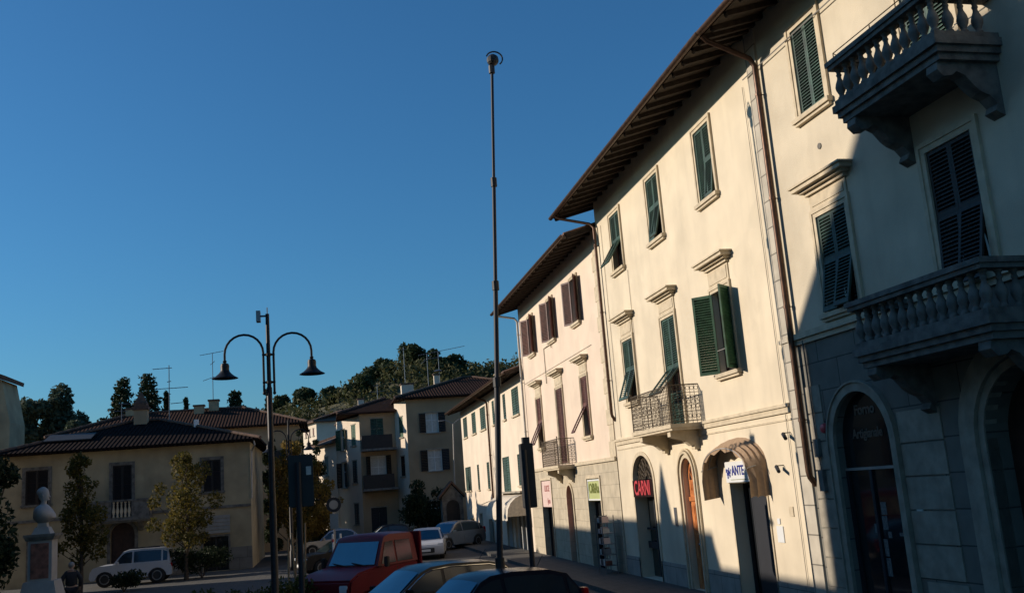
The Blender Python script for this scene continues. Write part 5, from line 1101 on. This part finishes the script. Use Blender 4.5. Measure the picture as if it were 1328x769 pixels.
for s in (-1, 1):
    q = MB(); P = [(.62, zw+.03), (.36, zr-.17), (.02, zr-.15), (.02, zw+.03)]; q.face([(x, s*(yw(z)+.012), z) for x, z in P]); q.build('side_window', 'autoglass', TR, local=True)
    q = MB(); P = [(-.06, zw+.03), (-.06, zr-.15), (-.70, zr-.16), (-.72, zw+.03)]; q.face([(x, s*(yw(z)+.012), z) for x, z in P]); q.build('side_window', 'autoglass', TR, local=True)
    q = MB(); q.box(ID, .58, .70, s*1.06-.06, s*1.06+.06, 1.36, 1.62); q.build('wing_mirror', 'plastic', TR, local=True, bevel=.02)
    q = MB(); q.box(ID, 1.80, 1.965, s*.68-.13, s*.68+.13, .84, 1.04); q.build('headlight', 'lens', TR, local=True, bevel=.02)
    for cx in (1.3, -1.9):
        q = MB(); yi, yo = s*(W/2-.25), s*(W/2+.01); q.tube([(cx, yi, .38), (cx, yi+(yo-yi)*.2, .38), (cx, yo-(yo-yi)*.2, .38), (cx, yo, .38)], [.34, .38, .38, .33], 20); Wh = q.build('wheel', 'tyre', TR, smooth=True, local=True); q = MB(); q.tube([(cx, yo-s*.01, .38), (cx, yo+s*.012, .38)], .2, 16); q.build('rim', 'rim', Wh, local=True)
for s in (-1, 1):
    q = MB(); q.box(ID, -.02, .0, s*(W/2)-.006, s*(W/2)+.006, .52, zw-.06); q.build('door_gap', 'plastic', TR, local=True)
    q = MB(); q.box(ID, -.22, -.08, s*(W/2)-.0, s*(W/2)+.035, 1.16, 1.19); q.build('door_handle', 'chrome', TR, local=True)
q = MB(); q.box(ID, 1.955, 1.985, -.5, .5, .66, .84); q.build('grille', 'plastic', TR, local=True)
q = MB(); q.box(ID, -2.3, -1.17, -.90, .90, .75, 1.02); q.build('load_bed', 'redpaint', TR, local=True, bevel=.02)
q = MB(); q.box(ID, -1.15, -1.04, -.90, .90, .70, 2.14); q.build('headboard', 'redpaint', TR, local=True, bevel=.02)
# motor scooter at the left edge
SCO = thing('motor_scooter', (-9.15, 33.2, GZ), 'dark motor scooter parked left of the monument', 'scooter', rz=hd(.9, -.3))
for cx in (.62, -.62):
    q = MB(); q.tube([(cx, -.06, .27), (cx, -.03, .27), (cx, .03, .27), (cx, .06, .27)], [.22, .27, .27, .22], 16); Wh = q.build('wheel', 'tyre', SCO, smooth=True, local=True); q = MB(); q.tube([(cx, -.062, .27), (cx, .062, .27)], .14, 12); q.build('rim', 'rim', Wh, local=True)
Gs = lambda x, y, z: Vector((x, y, z))
q = MB(); q.prism(lambda u, d, z: Vector((u, d, z)), [(-.85, .55), (-.8, .85), (-.15, .82), (-.05, .45), (.3, .40), (.42, .95), (.5, .98), (.56, .45), (.35, .27), (-.35, .27), (-.45, .5)], -.16, .16); q.build('body', 'blackpaint', SCO, local=True, bevel=.03)
q = MB(); q.box(ID, -.82, -.12, -.14, .14, .86, .95); q.build('seat', 'plastic', SCO, local=True, bevel=.03)
q = MB(); q.tube([(.5, 0, .95), (.44, 0, 1.12)], .03, 6); q.tube([(.40, -.33, 1.16), (.44, 0, 1.12), (.40, .33, 1.16)], .018, 6); q.build('handlebar', 'chrome', SCO, local=True)
q = MB(); q.ell((.56, 0, .88), .06, .1, .08, 10, 6); q.build('headlight', 'lens', SCO, local=True)
for s in (-1, 1): q = MB(); q.tube([(.40, s*.3, 1.16), (.38, s*.36, 1.34)], .008, 4); q.ell((.38, s*.37, 1.38), .02, .07, .05, 8, 5); q.build('mirror', 'chrome', SCO, local=True)

# ---------------------------------------------------------------- person
def skin_mesh(name, joints, edges, radii, m, parent, sub=2, smooth=True):
    me = bpy.data.meshes.new(name); me.from_pydata(joints, edges, []); o = bpy.data.objects.new(name, me); col.objects.link(o)
    md = o.modifiers.new('s', 'SKIN'); md.use_smooth_shade = True
    for v, r in zip(me.skin_vertices[0].data, radii): v.radius = (r if isinstance(r, tuple) else (r, r))
    me.skin_vertices[0].data[0].use_root = True
    o.modifiers.new('b', 'SUBSURF').levels = sub
    dg = bpy.context.evaluated_depsgraph_get(); dg.update(); nm = bpy.data.meshes.new_from_object(o.evaluated_get(dg)); bpy.data.objects.remove(o)
    nm.materials.clear(); nm.materials.append(M[m]); q = bpy.data.objects.new(name, nm); col.objects.link(q); q.parent = parent; nm.polygons.foreach_set('use_smooth', [True]*len(nm.polygons)); return q
PE = thing('person', (-8.40, 36, GZ), 'grey haired person in a dark jacket seen from behind beside the monument', 'person', rz=.25)
# body (skin), facing +y, seen from behind
J = [(0, 0, .98), (0, -.01, 1.15), (0, -.03, 1.35), (0, -.02, 1.50), (0, .01, 1.56), (0, .02, 1.64), (0, .03, 1.74),
     (-.18, -.03, 1.43), (-.31, -.07, 1.20), (-.24, .10, .98), (-.20, .17, .93), (.18, -.03, 1.43), (.30, -.07, 1.20), (.27, .08, .97), (.25, .16, .90),
     (-.10, 0, .90), (-.12, .02, .50), (-.12, -.03, .10), (-.12, .10, .045), (.10, 0, .90), (.13, .03, .50), (.14, -.02, .10), (.14, .11, .045)]
Ed = [(0, 1), (1, 2), (2, 3), (3, 4), (4, 5), (5, 6), (2, 7), (7, 8), (8, 9), (9, 10), (2, 11), (11, 12), (12, 13), (13, 14), (0, 15), (15, 16), (16, 17), (17, 18), (0, 19), (19, 20), (20, 21), (21, 22)]
Rr = [(.15, .11), (.15, .11), (.17, .12), (.08, .07), (.055, .055), (.085, .095), (.07, .08), .065, .05, .04, .035, .065, .05, .04, .035, .09, .06, .045, .04, .09, .06, .045, .04]
skin_mesh('body', J, Ed, Rr, 'skin', PE)
jk = [0, 1, 2, 3, 7, 8, 9, 11, 12, 13]; mp = {j: i for i, j in enumerate(jk)}
skin_mesh('jacket', [J[j] for j in jk], [(mp[a], mp[b]) for a, b in Ed if a in mp and b in mp], [(.205, .16), (.195, .15), (.21, .155), (.11, .095), .09, .075, .06, .09, .075, .06], 'cloth', PE)
jk = [0, 15, 16, 17, 19, 20, 21]; mp = {j: i for i, j in enumerate(jk)}
skin_mesh('trousers', [J[j] for j in jk], [(mp[a], mp[b]) for a, b in Ed if a in mp and b in mp], [(.17, .14), .125, .09, .07, .125, .09, .07], 'cloth2', PE)
for s in (-1, 1):
    q = MB(); q.ell((.13*s, .04, .05), .055, .14, .055, 10, 6); q.build('shoe', 'plastic', PE, smooth=True, local=True)
    hx, hy, hz = (J[10] if s < 0 else J[14])
    for k, (dx, l) in enumerate(((-.03, .06), (-.01, .075), (.012, .07), (.032, .055))):
        q = MB(); q.tube([(hx+dx, hy+.01, hz), (hx+dx, hy+.045, hz-.02), (hx+dx, hy+.05, hz-.02-l*.6)], [.009, .009, .007], 6); q.build('finger', 'skin', PE, local=True)
    q = MB(); q.tube([(hx-.035*s, hy-.01, hz), (hx-.06*s, hy+.03, hz-.01), (hx-.055*s, hy+.055, hz-.03)], [.011, .010, .008], 6); q.build('thumb', 'skin', PE, local=True)
    q = MB(); q.ell((.092*s, .03, 1.655), .015, .028, .036, 8, 6); q.build('ear', 'skin', PE, smooth=True, local=True)
q = MB(); q.ell((0, .0, 1.70), .098, .105, .10, 14, 9); q.build('hair', 'hair', PE, smooth=True, local=True)
q = MB(); q.ell((0, .125, 1.64), .016, .025, .022, 8, 5); q.build('nose', 'skin', PE, smooth=True, local=True)
for s in (-1, 1): q = MB(); q.ell((.033*s, .108, 1.665), .012, .01, .009, 8, 5); q.build('eye', 'white', PE, smooth=True, local=True)
q = MB(); q.ell((0, .112, 1.598), .028, .01, .007, 8, 5); q.build('mouth', 'rose', PE, smooth=True, local=True)
